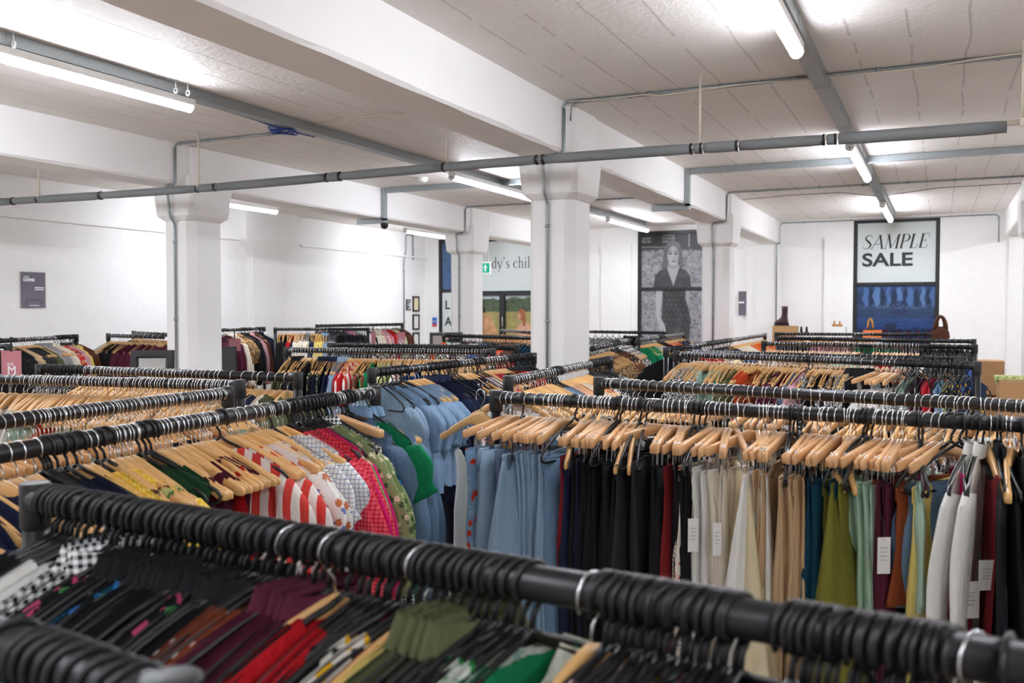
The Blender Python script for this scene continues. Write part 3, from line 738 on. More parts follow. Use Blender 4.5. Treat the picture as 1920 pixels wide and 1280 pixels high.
# exit sign on the far column row
pe = onY(900, 500, COLY[1] + .5); pe2 = onY(919, 500, COLY[1] + .5)
zt = onY(910, 490, COLY[1] + .5).z; zb = onY(910, 513, COLY[1] + .5).z; ye = COLY[1] + .5
ws = (pe2.x - pe.x) * 2.0
ex = empty('exit_sign', (pe2.x - ws / 2, ye, zb), 'lit green and white emergency exit sign with an upward arrow', 'exit sign')
hz = zt - zb
obj('sign_panel', MB().box(-ws / 2, ws / 2, 0, .03, 0, hz), M['exitwhite'], ex)
obj('arrow_field', MB().box(ws * .06, ws * .47, -.003, 0, hz * .08, hz * .86), M['exitgreen'], ex)
cx = ws * .27
obj('arrow', MB().add([(cx - .012, -.005, hz * .18), (cx + .012, -.005, hz * .18), (cx + .012, -.005, hz * .5), (cx + .04, -.005, hz * .42), (cx, -.005, hz * .78), (cx - .04, -.005, hz * .42), (cx - .012, -.005, hz * .5)], [(0, 1, 2, 3, 4, 5, 6)]), M['exitwhite'], ex)
run = MB(); cx = -ws * .2
run.tube([(cx, -.004, hz * .72), (cx, -.004, hz * .8)], .02, 10)
for q in ([(cx, .62), (cx - .02, .38)], [(cx - .02, .38), (cx + .04, .25), (cx + .02, .08)], [(cx - .02, .38), (cx - .06, .22), (cx - .1, .22)], [(cx, .6), (cx + .05, .48)], [(cx, .6), (cx - .06, .52)]):
    run.tube([(x, -.004, hz * z) for x, z in q], .011, 6)
obj('running_figure', run, M['exitgreen'], ex)
obj('suspension_rod', MB().tube([(-ws * .4, .015, hz), (-ws * .4, .015, ZC - zb)], .005, 6).tube([(ws * .4, .015, hz), (ws * .4, .015, ZC - zb)], .005, 6), M['white'], ex)

# ------------------------------------------------------------------ posters and notices
def coffee(u, v):
    n = nz(u, v, 20, 41); img = lin('#6b6570') * (.85 + .25 * v[..., None]) * (.95 + .1 * n[..., None])
    for a in (.2, .84): img = lay(img, ((np.abs(u - a) < .012) & (v > .12) & (v < .82)).astype(float) * .8, lin('#3b3740'))
    img = lay(img, ((np.abs(v - .78) < .01) & (u > .2) & (u < .84)).astype(float) * .8, lin('#3b3740'))
    for a in (.22, .82): img = lay(img, ell(u, v, a, .84, .04, .025), lin('#2e2b33'))
    return img
# FREE COFFEE poster on the left wall (reads along +y)
p0 = onX(38, 545, XL); p1 = onX(84, 545, XL); zt = onX(60, 510, XL).z; zb = onX(60, 577, XL).z
po = paint('coffee_poster', (XL + .012, p0.y), (XL + .012, p1.y), zb, zt, 24, 36, coffee, M['print'])
tag(po, 'dark grey free coffee poster on the left wall', 'poster')
ph = zt - zb; pw = p1.y - p0.y; RW = (PI / 2, 0, PI / 2)
text('FREE', ph * .085, M['wink'], po, (XL + .016, p0.y + pw * .08, zb + ph * .83), rot=RW, shear=.3)
text('COFFEE', ph * .10, M['wink'], po, (XL + .016, p0.y + pw * .08, zb + ph * .745), rot=RW, offset=.003)
for i in range(2): obj('small_print', MB().box(XL + .014, XL + .016, p0.y + pw * .55, p0.y + pw * .92, zb + ph * (.50 + .055 * i), zb + ph * (.53 + .055 * i)), M['wink'], po)
obj('small_print', MB().box(XL + .014, XL + .016, p0.y + pw * .33, p0.y + pw * .72, zb + ph * .055, zb + ph * .075), M['wink'], po)
a = onY(1386, 580, YF); b = onY(1400, 580, YF)
zt = onY(1393, 546, YF).z; zb = onY(1393, 591, YF).z
po = tag(paint('small_poster', (a.x, YF - .06), (b.x, YF - .06), zb, zt, 12, 30, coffee, M['print']), 'narrow dark grey poster on the far wall beside the column', 'poster')
obj('small_print', MB().box(a.x, b.x - .03, YF - .064, YF - .062, (zt + zb) / 2, (zt + zb) / 2 + .03), M['wink'], po)
def notice(u0, u1, v0, v1, fill, label, name='picture_frame', cat='framed notice', border=.03):
    a = onX(u0, (v0 + v1) / 2, XL); b = onX(u1, (v0 + v1) / 2, XL); um = (u0 + u1) / 2
    zt = onX(um, v0, XL).z; zb = onX(um, v1, XL).z; y0, y1 = a.y, b.y
    mb = MB(); w = border
    mb.box(XL, XL + .025, y0, y0 + w, zb, zt).box(XL, XL + .025, y1 - w, y1, zb, zt).box(XL, XL + .025, y0 + w, y1 - w, zt - w, zt).box(XL, XL + .025, y0 + w, y1 - w, zb, zb + w)
    o = tag(obj(name, mb, M['blackpl']), label, cat)
    obj('paper', MB().box(XL, XL + .012, y0 + w, y1 - w, zb + w, zt - w), fill, o)
    return o, y0, y1, zb, zt
notice(773, 785, 555, 584, plain('cream_paper', '#e3d2ab', .7), 'black-framed notice with cream paper, topmost on the left wall')
notice(773, 785, 589, 618, M['tag'], 'black-framed white notice, the middle one on the left wall')
notice(773, 785, 623, 652, M['tag'], 'black-framed white notice, lowest one on the left wall')
o, y0, y1, zb, zt = notice(761, 768, 561, 581, M['ink'], 'small black sign with a white emblem beside the framed notices', 'wall_sign', 'sign', .01)
for dz in (.35, .62):
    cyl = [(XL + .016, (y0 + y1) / 2 + .06 * math.sin(a), zb + (zt - zb) * dz + .05 * math.cos(a)) for a in [2 * PI * i / 14 for i in range(15)]]
    obj('emblem', MB().tube(cyl, .008, 6), M['wink'], o)
a = onY(811, 605, YF - .0); b = onY(819, 605, YF); zt = onY(815, 595, YF).z; zb = onY(815, 612, YF).z
o = tag(obj('safety_sign', MB().box(a.x, b.x, YF - .012, YF, zb, zt), plain('blue_sign', '#2e6fc0', .5)), 'small blue and red safety sign on the far wall by the side window', 'sign')
obj('red_band', MB().box(a.x, b.x, YF - .014, YF - .012, zb, zb + (zt - zb) * .3), plain('red_sign', '#d1434c', .5), o)
obj('writing', MB().box(a.x + .01, b.x - .01, YF - .014, YF - .012, zb + (zt - zb) * .55, zb + (zt - zb) * .62), M['wink'], o)


# ------------------------------------------------------------------ clothes racks, hangers, garments
RAILZ = CAMZ - .31; RR = .021
def wz(x): return -.058 - .102 * min(1.05, abs(x) / .215) ** 1.25      # top line of a wooden hanger
def bz(x): return wz(x)             # top line of a black hanger
def hookpath(zend, R=.0262, flip=1):
    pts = []
    for k in range(15):
        a = math.radians(-35 + 232 * k / 14)
        pts.append((flip * R * math.cos(a), 0, -.0032 + R * math.sin(a)))
    pts += [(-flip * .014, 0, -.026), (-flip * .004, 0, -.038), (0, 0, zend)]
    return pts
T = {}   # template meshes
def hook_mesh(r, mat, zend, n=6):
    return MB().tube(hookpath(zend), r, n).mesh('hook', M[mat], True)
T['hook_w'] = hook_mesh(.0018, 'steel', -.066)
# contoured wooden hanger body
mb = MB(); rings = []
for k in range(23):
    s = -1 + 2 * k / 22; x = .215 * s; zt = wz(x); h = .026 + .026 * math.exp(-(s / .2) ** 2) + .004 * abs(s); y = .022 * abs(s) ** 1.8; t = .0068
    if abs(s) > .97: h *= .6; t *= .7
    if .80 < abs(s) < .87: h *= .82; zt -= .004
    rings.append([(x, y + t * a, zt - h * (.5 - .5 * b)) for a, b in ((-.6, 1), (.6, 1), (1, .7), (1, -.7), (.6, -1), (-.6, -1), (-1, -.7), (-1, .7))])
T['wood'] = mb.loft(rings).mesh('wooden_hanger', M['wood'], True)
# straight wooden bar with square ends, for clip hangers
mb = MB(); rings = []
for k in range(9):
    s = -1 + 2 * k / 8; x = .185 * s; zt = -.058 - .042 * abs(s) ; h = .030 ; t = .0075
    if abs(s) == 1: h *= .86; t *= .8; zt -= .002
    rings.append([(x, t * a, zt - h * (.5 - .5 * b)) for a, b in ((-.7, 1), (.7, 1), (1, .75), (1, -.75), (.7, -1), (-.7, -1), (-1, -.75), (-1, .75))])
T['bar'] = mb.loft(rings).mesh('clip_hanger', M['woodclip'], True)
mb = MB()
for yy in (-1, 1):
    mb.loft([[(-w, yy * (d - .0012), z), (w, yy * (d - .0012), z), (w, yy * d, z), (-w, yy * d, z)] for z, w, d in ((-.112, .007, .004), (-.135, .009, .009), (-.182, .014, .009))])
mb.tube([(-.006, -.008, -.112), (-.006, .008, -.112)], .003, 6).tube([(0, 0, -.085), (0, 0, -.116)], .0018, 5)
T['clip'] = mb.mesh('clip', M['steel'])
T['rod'] = MB().tube([(-.165, 0, -.106), (.165, 0, -.106)], .0018, 5).tube([(-.165, 0, -.106), (-.165, 0, -.088)], .0018, 5).tube([(.165, 0, -.106), (.165, 0, -.088)], .0018, 5).mesh('clip_rod', M['steel'], True)
# black plastic hanger, one moulded piece
mb = MB(); mb.tube(hookpath(-.06, .0272), .0033, 8, flat=1.25)
arm = [(0, 0, -.055)] + [(.205 * s, .022 * s ** 1.8, bz(.205 * s) - .004) for s in (.1, .25, .4, .55, .7, .85, .95)] + [(.206, .022, -.166), (.201, .02, -.180), (.183, .018, -.186), (.08, .004, -.187), (0, 0, -.187)]
for sg in (-1, 1): mb.tube([(sg * x, y, z) for x, y, z in arm], .0046, 7, flat=1.0)
T['plastic'] = mb.mesh('black_hanger', M['blackpl'], True)

# garments ------------------------------------------------------------
def sheet(W, hem, L, nw, depth, seed, thk=.016, topf=wz, fold=.006, flare=1.0, waist=None, back=.03, ny=13, nx=21, arm=.0):
    r = random.Random(seed); ph = [r.uniform(0, 6) for _ in range(4)]; mb = MB()
    for side in (1, -1):
        v = []; rings = []
        for j in range(ny):
            t = j / (ny - 1)
            row = []
            for i in range(nx):
                s = -1 + 2 * i / (nx - 1); s0 = math.copysign(abs(s) ** .9, s)
                zt = topf(W * s0) + .004
                if abs(s0) < nw:
                    q = 1 - (abs(s0) / nw) ** 2.4
                    zt -= (depth if side > 0 else back) * q
                zb = -L - .012 * math.sin(3 * s + ph[0])
                z = zt + (zb - zt) * t ** 1.15
                ww = W + (hem - W) * t ** flare
                if waist: ww -= waist * math.exp(-((t - .35) / .16) ** 2)
                if arm and t < .3: ww -= arm * math.sin(PI * t / .3) 
                edge = max(0, 1 - abs(s) ** 6) ** .5
                th = (.0075 + (thk - .0075) * min(1, t * 3)) * edge
                am = fold * min(1, t * 2.2) * (.4 + t)
                y = side * th + am * (math.sin(7 * s * (1 + .1 * r.random() * 0) + ph[1] + 1.3 * t) + .6 * math.sin(15 * s + ph[2]) * (.5 + .5 * t)) * (edge * .8 + .2)
                x = ww * s0 + .006 * math.sin(9 * t + ph[3]) * t
                row.append((x, y + .022 * abs(W * s0 / .215) ** 1.8 * (1 - t), z))
            rings.append(row)
        if side < 0: rings = [list(reversed(q)) for q in rings]
        mb.loft(rings, False, False)
    return mb
def sleeve(sg, L, r0, r1, puff=0, seed=0, out=.3, ry=.018, cuff=0, W=.2):
    r = random.Random(seed); mb = MB(); rings = []; n = 18; m = 14
    p0 = Vector((W - .035, .018, wz(.19) - .03)); d = Vector((out, .02, -1)).normalized(); e = Vector((1, 0, out)).normalized()
    for j in range(m):
        t = j / (m - 1); rr = r0 + (r1 - r0) * t + puff * math.sin(PI * min(1, t * 1.08)) ** 1.2
        if cuff and t > .88: rr = cuff
        tt = ry * (.55 + .6 * math.sin(PI * min(1, .25 + t)) + (puff * 4 if puff else 0) * math.sin(PI * t))
        c = p0 + d * (L * t) + Vector((.03 * math.sin(PI * min(1, t * 1.2)), 0, 0))
        k = .55 if j == 0 else 1
        ring = []
        for q in range(n):
            a = 2 * PI * q / n; w = 1 + (.10 * math.sin(5 * a + 3 * t + seed) + .07 * math.sin(3 * a - 9 * t) if puff else .07 * math.sin(4 * a + 6 * t + seed) + .05 * math.sin(2 * a - 11 * t))
            p = c + e * math.cos(a) * rr * w * k + Vector((0, 1, 0)) * math.sin(a) * tt * w
            ring.append((sg * p.x, p.y, p.z))
        rings.append(ring if sg > 0 else ring[::-1])
    mb.loft(rings, True); return mb
def legs(W, L, rx0, rx1, seed, ry=.026, folded=False, shorts=False):
    r = random.Random(seed); mb = MB(); ph = r.uniform(0, 6)
    for sg in ((-1, 1) if not folded else (1,)):
        rings = []; n = 16; m = 15
        for j in range(m):
            t = j / (m - 1); z = -.172 - (L - .172) * t
            rx = rx0 + (rx1 - rx0) * min(1, t * 1.0) ; cx = sg * (W - rx0) if not folded else 0
            if t < .3 and not folded: cx *= 1 - .12 * math.sin(PI * t / .3)
            tt = ry * (.35 + .65 * min(1, t * 4)) * (1 + .25 * math.sin(6 * t + ph))
            ring = []
            for q in range(n):
                a = 2 * PI * q / n
                fx = math.copysign(abs(math.cos(a)) ** .75, math.cos(a))
                y = math.sin(a) * tt + (.007 * math.sin(6.2 * fx + ph + 3 * t) + .005 * math.sin(13 * fx + 2 * ph)) * min(1, t * 3)
                ring.append((cx + fx * rx + .008 * math.sin(5 * t + ph + sg), y + sg * .003, z))
            rings.append(ring)
        mb.loft(rings, True)
    return mb
def waistband(W, z0=-.164, z1=-.208, t=.0085):
    pr = lambda k, z: [(W * k * math.copysign(abs(math.cos(a)) ** .5, math.cos(a)), t * k * math.sin(a), z) for a in [2 * PI * i / 20 for i in range(20)]]
    return MB().loft([pr(.985, z0), pr(1.01, z0 - .003), pr(1.01, z1), pr(.985, z1 - .004)], True)
def skirtm(W, hem, L, seed, fold=.016, ry=.012):
    r = random.Random(seed); mb = MB(); rings = []; n = 40; ph = r.uniform(0, 6); k = r.choice((5, 6, 7))
    for j in range(14):
        t = j / 13; z = -.172 - (L - .172) * t; rx = W + (hem - W) * t ** .95; tt = ry + .085 * t
        ring = []
        for q in range(n):
            a = 2 * PI * q / n; fo = fold * t * math.sin(k * 2 * a + ph)
            ring.append(((rx + fo) * math.cos(a), math.sin(a) * tt + fo * 1.1, z - .008 * math.sin(2 * a)))
        rings.append(ring)
    return mb.loft(rings, True)
# type -> (name, words, list of (part name, mesh builder))
GT = {}
def gtype(key, name, word, fn, nvar=3):
    GT[key] = (name, word, [[(pn, m.mesh(pn if pn else name, bpy.data.materials['fabric_black'], True)) for pn, m in fn(v)] for v in range(nvar)])
fmat('black')
def col(z=-.07, w=.075):
    return MB().loft([[(w * 1.0 * math.cos(a), .020 * math.sin(a), z - .018 * abs(math.cos(a)) - .02 * max(0, math.sin(a))) for a in [2 * PI * i / 18 for i in range(18)]],
                      [(w * .80 * math.cos(a), .017 * math.sin(a), z + .022 - .012 * max(0, math.sin(a))) for a in [2 * PI * i / 18 for i in range(18)]],
                      [(w * .72 * math.cos(a), .012 * math.sin(a), z + .010) for a in [2 * PI * i / 18 for i in range(18)]]], False)
gtype('top', 'blouse', 'blouse', lambda v: [('', sheet(.205, .245, .66, .33, .09, v, thk=.022, fold=.009)), ('sleeve', sleeve(1, .20, .062, .075, seed=v, out=.55)), ('sleeve', sleeve(-1, .20, .062, .075, seed=v, out=.55))])
gtype('puff', 'puff_sleeve_blouse', 'puff-sleeve blouse', lambda v: [('', sheet(.195, .25, .62, .40, .09, 10 + v, fold=.008)), ('sleeve', sleeve(1, .25, .050, .05, .026, v, .32, cuff=.04)), ('sleeve', sleeve(-1, .25, .050, .05, .026, v, .32, cuff=.04))])
gtype('ls', 'long_sleeve_shirt', 'long-sleeved shirt', lambda v: [('', sheet(.205, .24, .72, .34, .07, 20 + v)), ('sleeve', sleeve(1, .56, .066, .045, seed=v, out=.2)), ('sleeve', sleeve(-1, .56, .066, .045, seed=v, out=.2)), ('collar', col())])
gtype('jk', 'jacket', 'jacket', lambda v: [('', sheet(.215, .23, .62, .30, .06, 30 + v, thk=.024)), ('sleeve', sleeve(1, .56, .074, .055, seed=v, out=.22, ry=.03)), ('sleeve', sleeve(-1, .56, .074, .055, seed=v, out=.22, ry=.03)), ('collar', col(-.062, .085)), ('cuff', cuffm(1, .22)), ('cuff', cuffm(-1, .22))]) if False else gtype('jk', 'jacket', 'jacket', lambda v: [('', sheet(.215, .23, .62, .30, .06, 30 + v, thk=.024)), ('sleeve', sleeve(1, .56, .074, .055, seed=v, out=.22, ry=.03)), ('sleeve', sleeve(-1, .56, .074, .055, seed=v, out=.22, ry=.03)), ('collar', col(-.062, .085))])
gtype('kn', 'jumper', 'knitted jumper', lambda v: [('', sheet(.215, .24, .66, .30, .05, 40 + v, thk=.028, fold=.004)), ('sleeve', sleeve(1, .56, .078, .05, seed=v, out=.18, ry=.03)), ('sleeve', sleeve(-1, .56, .078, .05, seed=v, out=.18, ry=.03))])
gtype('dr', 'dress', 'dress', lambda v: [('', sheet(.185, .36, 1.18, .52, .12, 50 + v, fold=.014, flare=1.4, waist=.03, arm=.04)), ('waist_tie', MB().tube([(.12, .03, -.42), (.0, .034, -.43), (-.12, .03, -.42)], .006, 6))])
gtype('dl', 'puff_sleeve_dress', 'puff-sleeve dress', lambda v: [('', sheet(.195, .36, 1.15, .40, .09, 60 + v, fold=.014, flare=1.4, waist=.02)), ('sleeve', sleeve(1, .30, .054, .055, .022, v, .3, cuff=.045)), ('sleeve', sleeve(-1, .30, .054, .055, .022, v, .3, cuff=.045))])
gtype('td', 'short_sleeve_dress', 'short-sleeved dress', lambda v: [('', sheet(.20, .33, 1.12, .40, .11, 80 + v, fold=.014, flare=1.5, waist=.03)), ('sleeve', sleeve(1, .19, .072, .085, seed=v, out=.5)), ('sleeve', sleeve(-1, .19, .072, .085, seed=v, out=.5))])
gtype('ld', 'long_sleeve_dress', 'long-sleeved dress', lambda v: [('', sheet(.20, .34, 1.15, .32, .08, 90 + v, fold=.014, flare=1.4, waist=.02)), ('sleeve', sleeve(1, .50, .064, .06, .012, v, .3, cuff=.04)), ('sleeve', sleeve(-1, .50, .064, .06, .012, v, .3, cuff=.04))])
gtype('cami', 'strappy_top', 'strappy top', lambda v: [('', sheet(.17, .22, .58, .86, .10, 70 + v, back=.09, arm=.02))])
gtype('tr', 'trousers', 'trousers', lambda v: [('', legs(.185, 1.14, .098, .112, v, .027)), ('waistband', waistband(.186))])
gtype('je', 'jeans', 'jeans', lambda v: [('', legs(.18, 1.10, .095, .09, v, .028)), ('waistband', waistband(.182)), ('pocket', MB().loft([[(x, -.032, z) for x in (.04, .14)] + [(x, -.02, z) for x in (.14, .04)] for z in (-.255, -.35, -.365)], True))])
gtype('sk', 'skirt', 'skirt', lambda v: [('', skirtm(.17, .36, 1.0, v, .013)), ('waistband', waistband(.172))])
gtype('sh', 'shorts', 'shorts', lambda v: [('', legs(.185, .50, .10, .135, v, .022)), ('waistband', waistband(.186))])

HANG = {'w': 'wooden_hanger', 'b': 'black_hanger', 'c': 'clip_hanger'}
HW = {'w': 'wooden hanger', 'b': 'black plastic hanger', 'c': 'wooden clip hanger'}
ITEMS = []            # every hanger and garment to be placed: dict
MAXN = 295
def upright(p, d, rack, z):
    """post with corner fitting, foot and castors below one end of a rail"""
    obj('upright', MB().tube([(p[0], p[1], .13), (p[0], p[1], z - .02)], RR * 1.02, 14), M['black'], rack, True)
    f = MB().tube([(p[0], p[1], z - .05), (p[0], p[1], z + .026)], .0245, 16)
    q = Vector(p) - Vector((d[0], d[1])) * 0
    f.tube([(p[0], p[1], z), (p[0] + d[0] * .042, p[1] + d[1] * .042, z)], .0238, 16)
    bevel(obj('corner_fitting', f, M['black'], rack, True), .003)
    n = (-d[1], d[0])
    ft = obj('foot_bar', MB().tube([(p[0] + n[0] * .27, p[1] + n[1] * .27, .13), (p[0] - n[0] * .27, p[1] - n[1] * .27, .13)], .021, 12), M['black'], rack, True)
    for s in (-1, 1):
        cx, cy = p[0] + n[0] * .25 * s, p[1] + n[1] * .25 * s
        obj('castor', MB().tube([(cx - n[0] * .0 - d[0] * .012, cy - d[1] * .012, .045), (cx + d[0] * .012, cy + d[1] * .012, .045)], .045, 16).tube([(cx, cy, .07), (cx, cy, .12)], .012, 8), M['rubber'], ft, True)
NTH = ['first', 'second', 'third', 'fourth', 'fifth', 'sixth', 'seventh', 'eighth', 'ninth', 'tenth', 'eleventh', 'twelfth', 'thirteenth', 'fourteenth', 'fifteenth', 'sixteenth', 'seventeenth', 'eighteenth', 'nineteenth', 'twentieth']
def nth(i):
    if i < 20: return NTH[i]
    t = ['', '', 'twenty', 'thirty', 'forty', 'fifty', 'sixty', 'seventy', 'eighty', 'ninety'][(i + 1) // 10]
    return t + '-' + NTH[(i + 1) % 10 - 1] if (i + 1) % 10 else {20: 'twentieth', 30: 'thirtieth', 40: 'fortieth', 50: 'fiftieth', 60: 'sixtieth', 70: 'seventieth', 80: 'eightieth', 90: 'ninetieth'}[i + 1]
def rack(short, label, A, B, segs, z=RAILZ, posts=(1, 1), ext=(0, 0), yaw=0, jit=6, u0=None, clu=3):
    a = onZ(A[0], A[1], z); b = onZ(B[0], B[1], z); d = (b - a).normalized()
    a = a - d * ext[0]; b = b + d * ext[1]; L = (b - a).length; dd = (d.x, d.y)
    root = empty('clothes_rack', (0, 0, 0), label, 'clothes rack', 'black pipe clothes racks')
    obj('rail', MB().tube([a, b], RR, 18), M['black'], root, True)
    if posts[0]: upright((a.x, a.y), dd, root, z)
    if posts[1]: upright((b.x, b.y), (-dd[0], -dd[1]), root, z)
    m = (a + b) / 2
    for o in list(root.children): o.location = (-m.x, -m.y, 0)
    root.location = (m.x, m.y, 0)
    def t_of_u(u):
        lo, hi = 0.0, 1.0
        for _ in range(40):
            c = (lo + hi) / 2; q = a.lerp(b, c)
            if project(q)[0] < u: lo = c
            else: hi = c
        return lo
    rr = random.Random(short); ang = math.atan2(d.y, d.x) - PI / 2
    t0 = (.035 / L) if u0 is None else t_of_u(u0); counts = {}; lst = []
    end = 1 - .035 / L
    for sg in segs:
        u1, n, hk, gk, fk = sg[:5]; op = sg[5] if len(sg) > 5 else {}
        t1 = end if u1 is None else min(max(t_of_u(u1), t0 + .004), end)
        if n == 0: t0 = t1; continue
        step = (t1 - t0) / n; bias = op.get('yaw', yaw + rr.gauss(0, clu))
        for i in range(n):
            t = t0 + step * (i + .5 + rr.uniform(-.22, .22) * (1 if n > 1 else .3))
            y = math.radians(bias + rr.gauss(0, jit) + (rr.choice((-14, 14)) if rr.random() < .08 else 0))
            lst.append(dict(p=a.lerp(b, t), ang=ang + y, hk=hk, gk=gk, fk=fk, roll=math.radians(op.get('roll', 0)), tilt=math.radians(op.get('tilt', 0) + rr.gauss(0, 1.2)), sp=step * L, flip=rr.random() < .04))
        t0 = t1
    finish(lst, short, rr, root); return root, a, b
def finish(lst, short, rr, root=None):
    tot = {}; seen = {}
    for it in lst: tot[(it['gk'], it['fk'])] = tot.get((it['gk'], it['fk']), 0) + 1
    for it in lst:
        k = (it['gk'], it['fk']); i = seen.get(k, 0); seen[k] = i + 1
        if it['gk'] != '-':
            w = FB[it['fk']][0] + ' ' + GT[it['gk']][1]
            it['words'] = ((nth(i) + ' ') if tot[k] > 1 else '') + w
            it['count'] = tot[k]
        else: it['words'] = (nth(i) + ' ') if tot[k] > 1 else ''; it['count'] = tot[k]
        it['short'] = short; it['var'] = rr.randrange(3)
        it['sc'] = (rr.uniform(.93, 1.04), min(1.3, max(.62, it['sp'] / .023)) * rr.uniform(.9, 1.1), rr.uniform(.95, 1.05))
        if it['gk'] == 'sk' and short == 'the front trouser rack': it['sc'] = (1.1, 1.5, 1.04)
        it['dist'] = (it['p'] - O).length
        u = project(it['p'])[0]; it['off'] = u < -60 or u > 2000
        ITEMS.append(it)

FB['poppy'] = ('light denim with red flowers', 'floral', '#7291ad', '#b3331f', '#86a3bb')
FB['doodle'] = ('white doodle-print', 'floral', '#eae2d4', '#c7372c', '#3d5ba0')
K = lambda *a: a
rack('the nearest rack', 'nearest black pipe rack, packed with black plastic hangers', (66, 933), (1912, 1247), [
  (135, 5, 'b', 'top', 'black'), (180, 3, 'b', 'top', 'offwhite'), (225, 3, 'b', 'ls', 'gingham'), (255, 2, 'b', 'top', 'blackfloral'), (305, 4, 'b', 'ls', 'black'),
  (320, 1, 'b', 'top', 'tealfloral'), (400, 6, 'b', 'ls', 'black'), (425, 2, 'b', 'top', 'blackfloral'), (480, 4, 'b', 'ls', 'black'), (545, 4, 'b', 'top', 'rustdots'), (560, 1, 'w', 'kn', 'charcoal'),
  (625, 4, 'b', 'ls', 'maroon'), (640, 1, 'w', 'top', 'black'), (700, 3, 'b', 'top', 'red'), (735, 3, 'b', 'dr', 'black'), (785, 3, 'b', 'top', 'yellowfloral'), (800, 1, 'w', 'top', 'rust'),
  (815, 1, 'b', 'cami', 'black'), (832, 1, 'b', 'top', 'lemon'), (900, 4, 'b', 'jk', 'olive'), (935, 2, 'b', 'dr', 'charcoal'), (985, 3, 'b', 'top', 'greenfloral'), (1006, 1, 'b', 'top', 'green'), (1100, 0, 'b', '-', 'black'), (1120, 1, 'w', 'top', 'moss'), (1175, 3, 'b', 'top', 'pinkfloral'), (1240, 5, 'b', 'cami', 'black'),
  (1330, 6, 'b', 'cami', 'charcoal'), (1395, 5, 'b', 'cami', 'black'), (1478, 0, 'b', '-', 'black'), (1540, 4, 'b', 'je', 'denim'), (1600, 3, 'b', 'cami', 'navy'), (1680, 5, 'b', 'cami', 'black'), (1730, 3, 'b', 'je', 'denim'), (1800, 4, 'b', 'cami', 'black'), (1860, 1, 'w', 'cami', 'black'), (None, 3, 'b', 'cami', 'black')],
  ext=(0, .12), yaw=-20, jit=5)
rack('the corner rack', 'black rack end cut off at the bottom-left corner', (-60, 1178), (250, 1300), [
  (60, 4, 'b', 'cami', 'black'), (120, 3, 'b', 'cami', 'charcoal'), (None, 6, 'b', 'cami', 'black')], ext=(.25, .05), yaw=-14, jit=4, posts=(1, 1))
rack('the green dress rack', 'black pipe rack whose right end carries the green dress', (0, 851), (703, 736), [
  (20, 6, 'w', 'top', 'navy'), (80, 2, 'w', 'top', 'black'), (100, 3, 'b', 'dr', 'bluestripe'), (150, 3, 'b', 'top', 'midnight'), (180, 2, 'w', 'top', 'yellow'), (205, 2, 'b', 'top', 'yellow'), (230, 4, 'w', 'cami', 'paisley'),
  (255, 4, 'w', 'cami', 'greenprint'), (290, 3, 'b', 'dr', 'forest'), (345, 7, 'w', 'cami', 'maroon'), (372, 3, 'w', 'dr', 'maroon'), (388, 3, 'w', 'cami', 'red'), (400, 2, 'w', '-', 'black'), (428, 1, 'b', 'dl', 'redstripe'), (440, 2, 'w', '-', 'black'), (460, 1, 'w', 'dl', 'redstripe'), (492, 3, 'w', 'dl', 'whitefloral'), (505, 3, 'w', '-', 'black'), (515, 1, 'b', 'top', 'bluecheck'), (538, 2, 'w', 'puff', 'bluecheck'),
  (575, 4, 'b', 'ld', 'crimson'), (588, 2, 'b', 'ld', 'hotpink'), (602, 3, 'b', 'ld', 'camo'), (614, 2, 'b', 'ls', 'gingham'), (625, 2, 'b', 'puff', 'tealfloral'), (640, 3, 'c', 'je', 'darkdenim'), (657, 3, 'b', 'puff', 'denim'), (690, 4, 'w', 'jk', 'denim'), (None, 2, 'w', 'ls', 'lightdenim')],
  ext=(.3, 0), yaw=-4, jit=6)
rack('the rising left rack', 'black pipe rack rising to the right at the left edge, behind the green dress rack', (0, 791), (427, 737), [
  (60, 10, 'c', 'tr', 'cream'), (110, 7, 'w', 'cami', 'seafoam'), (170, 8, 'c', 'sk', 'greenfloral'), (230, 8, 'w', 'cami', 'peach'), (290, 8, 'w', 'cami', 'navy'), (340, 7, 'c', 'sk', 'redfloral'), (390, 7, 'w', 'cami', 'seafoam'), (None, 6, 'w', 'cami', 'beige')],
  ext=(.25, 0), yaw=8, jit=9)
rack('the chrome-hooked left rack', 'black pipe rack covered in close chrome hooks at the left', (0, 711), (450, 723), [
  (60, 12, 'w', 'cami', 'offwhite'), (110, 9, 'w', 'cami', 'seafoam'), (140, 5, 'w', 'cami', 'terracotta'), (220, 13, 'w', 'cami', 'greenfloral'), (300, 14, 'w', 'cami', 'cream'), (380, 14, 'w', 'cami', 'peach'), (None, 12, 'w', 'cami', 'whitefloral')],
  ext=(.3, 0), yaw=0, jit=7)
rack('the half-chrome left rack', 'black pipe rack with black hooks at its left half and chrome at its right', (75, 691), (558, 708), [
  (160, 14, 'b', 'cami', 'charcoal'), (250, 14, 'w', 'cami', 'offwhite'), (340, 12, 'w', 'cami', 'peach'), (420, 10, 'w', 'cami', 'beige'), (450, 1, 'w', 'kn', 'beige'), (470, 1, 'w', 'kn', 'black'), (500, 2, 'w', 'kn', 'navy'), (515, 1, 'w', 'kn', 'offwhite'), (None, 2, 'w', 'kn', 'olive')], yaw=-4)
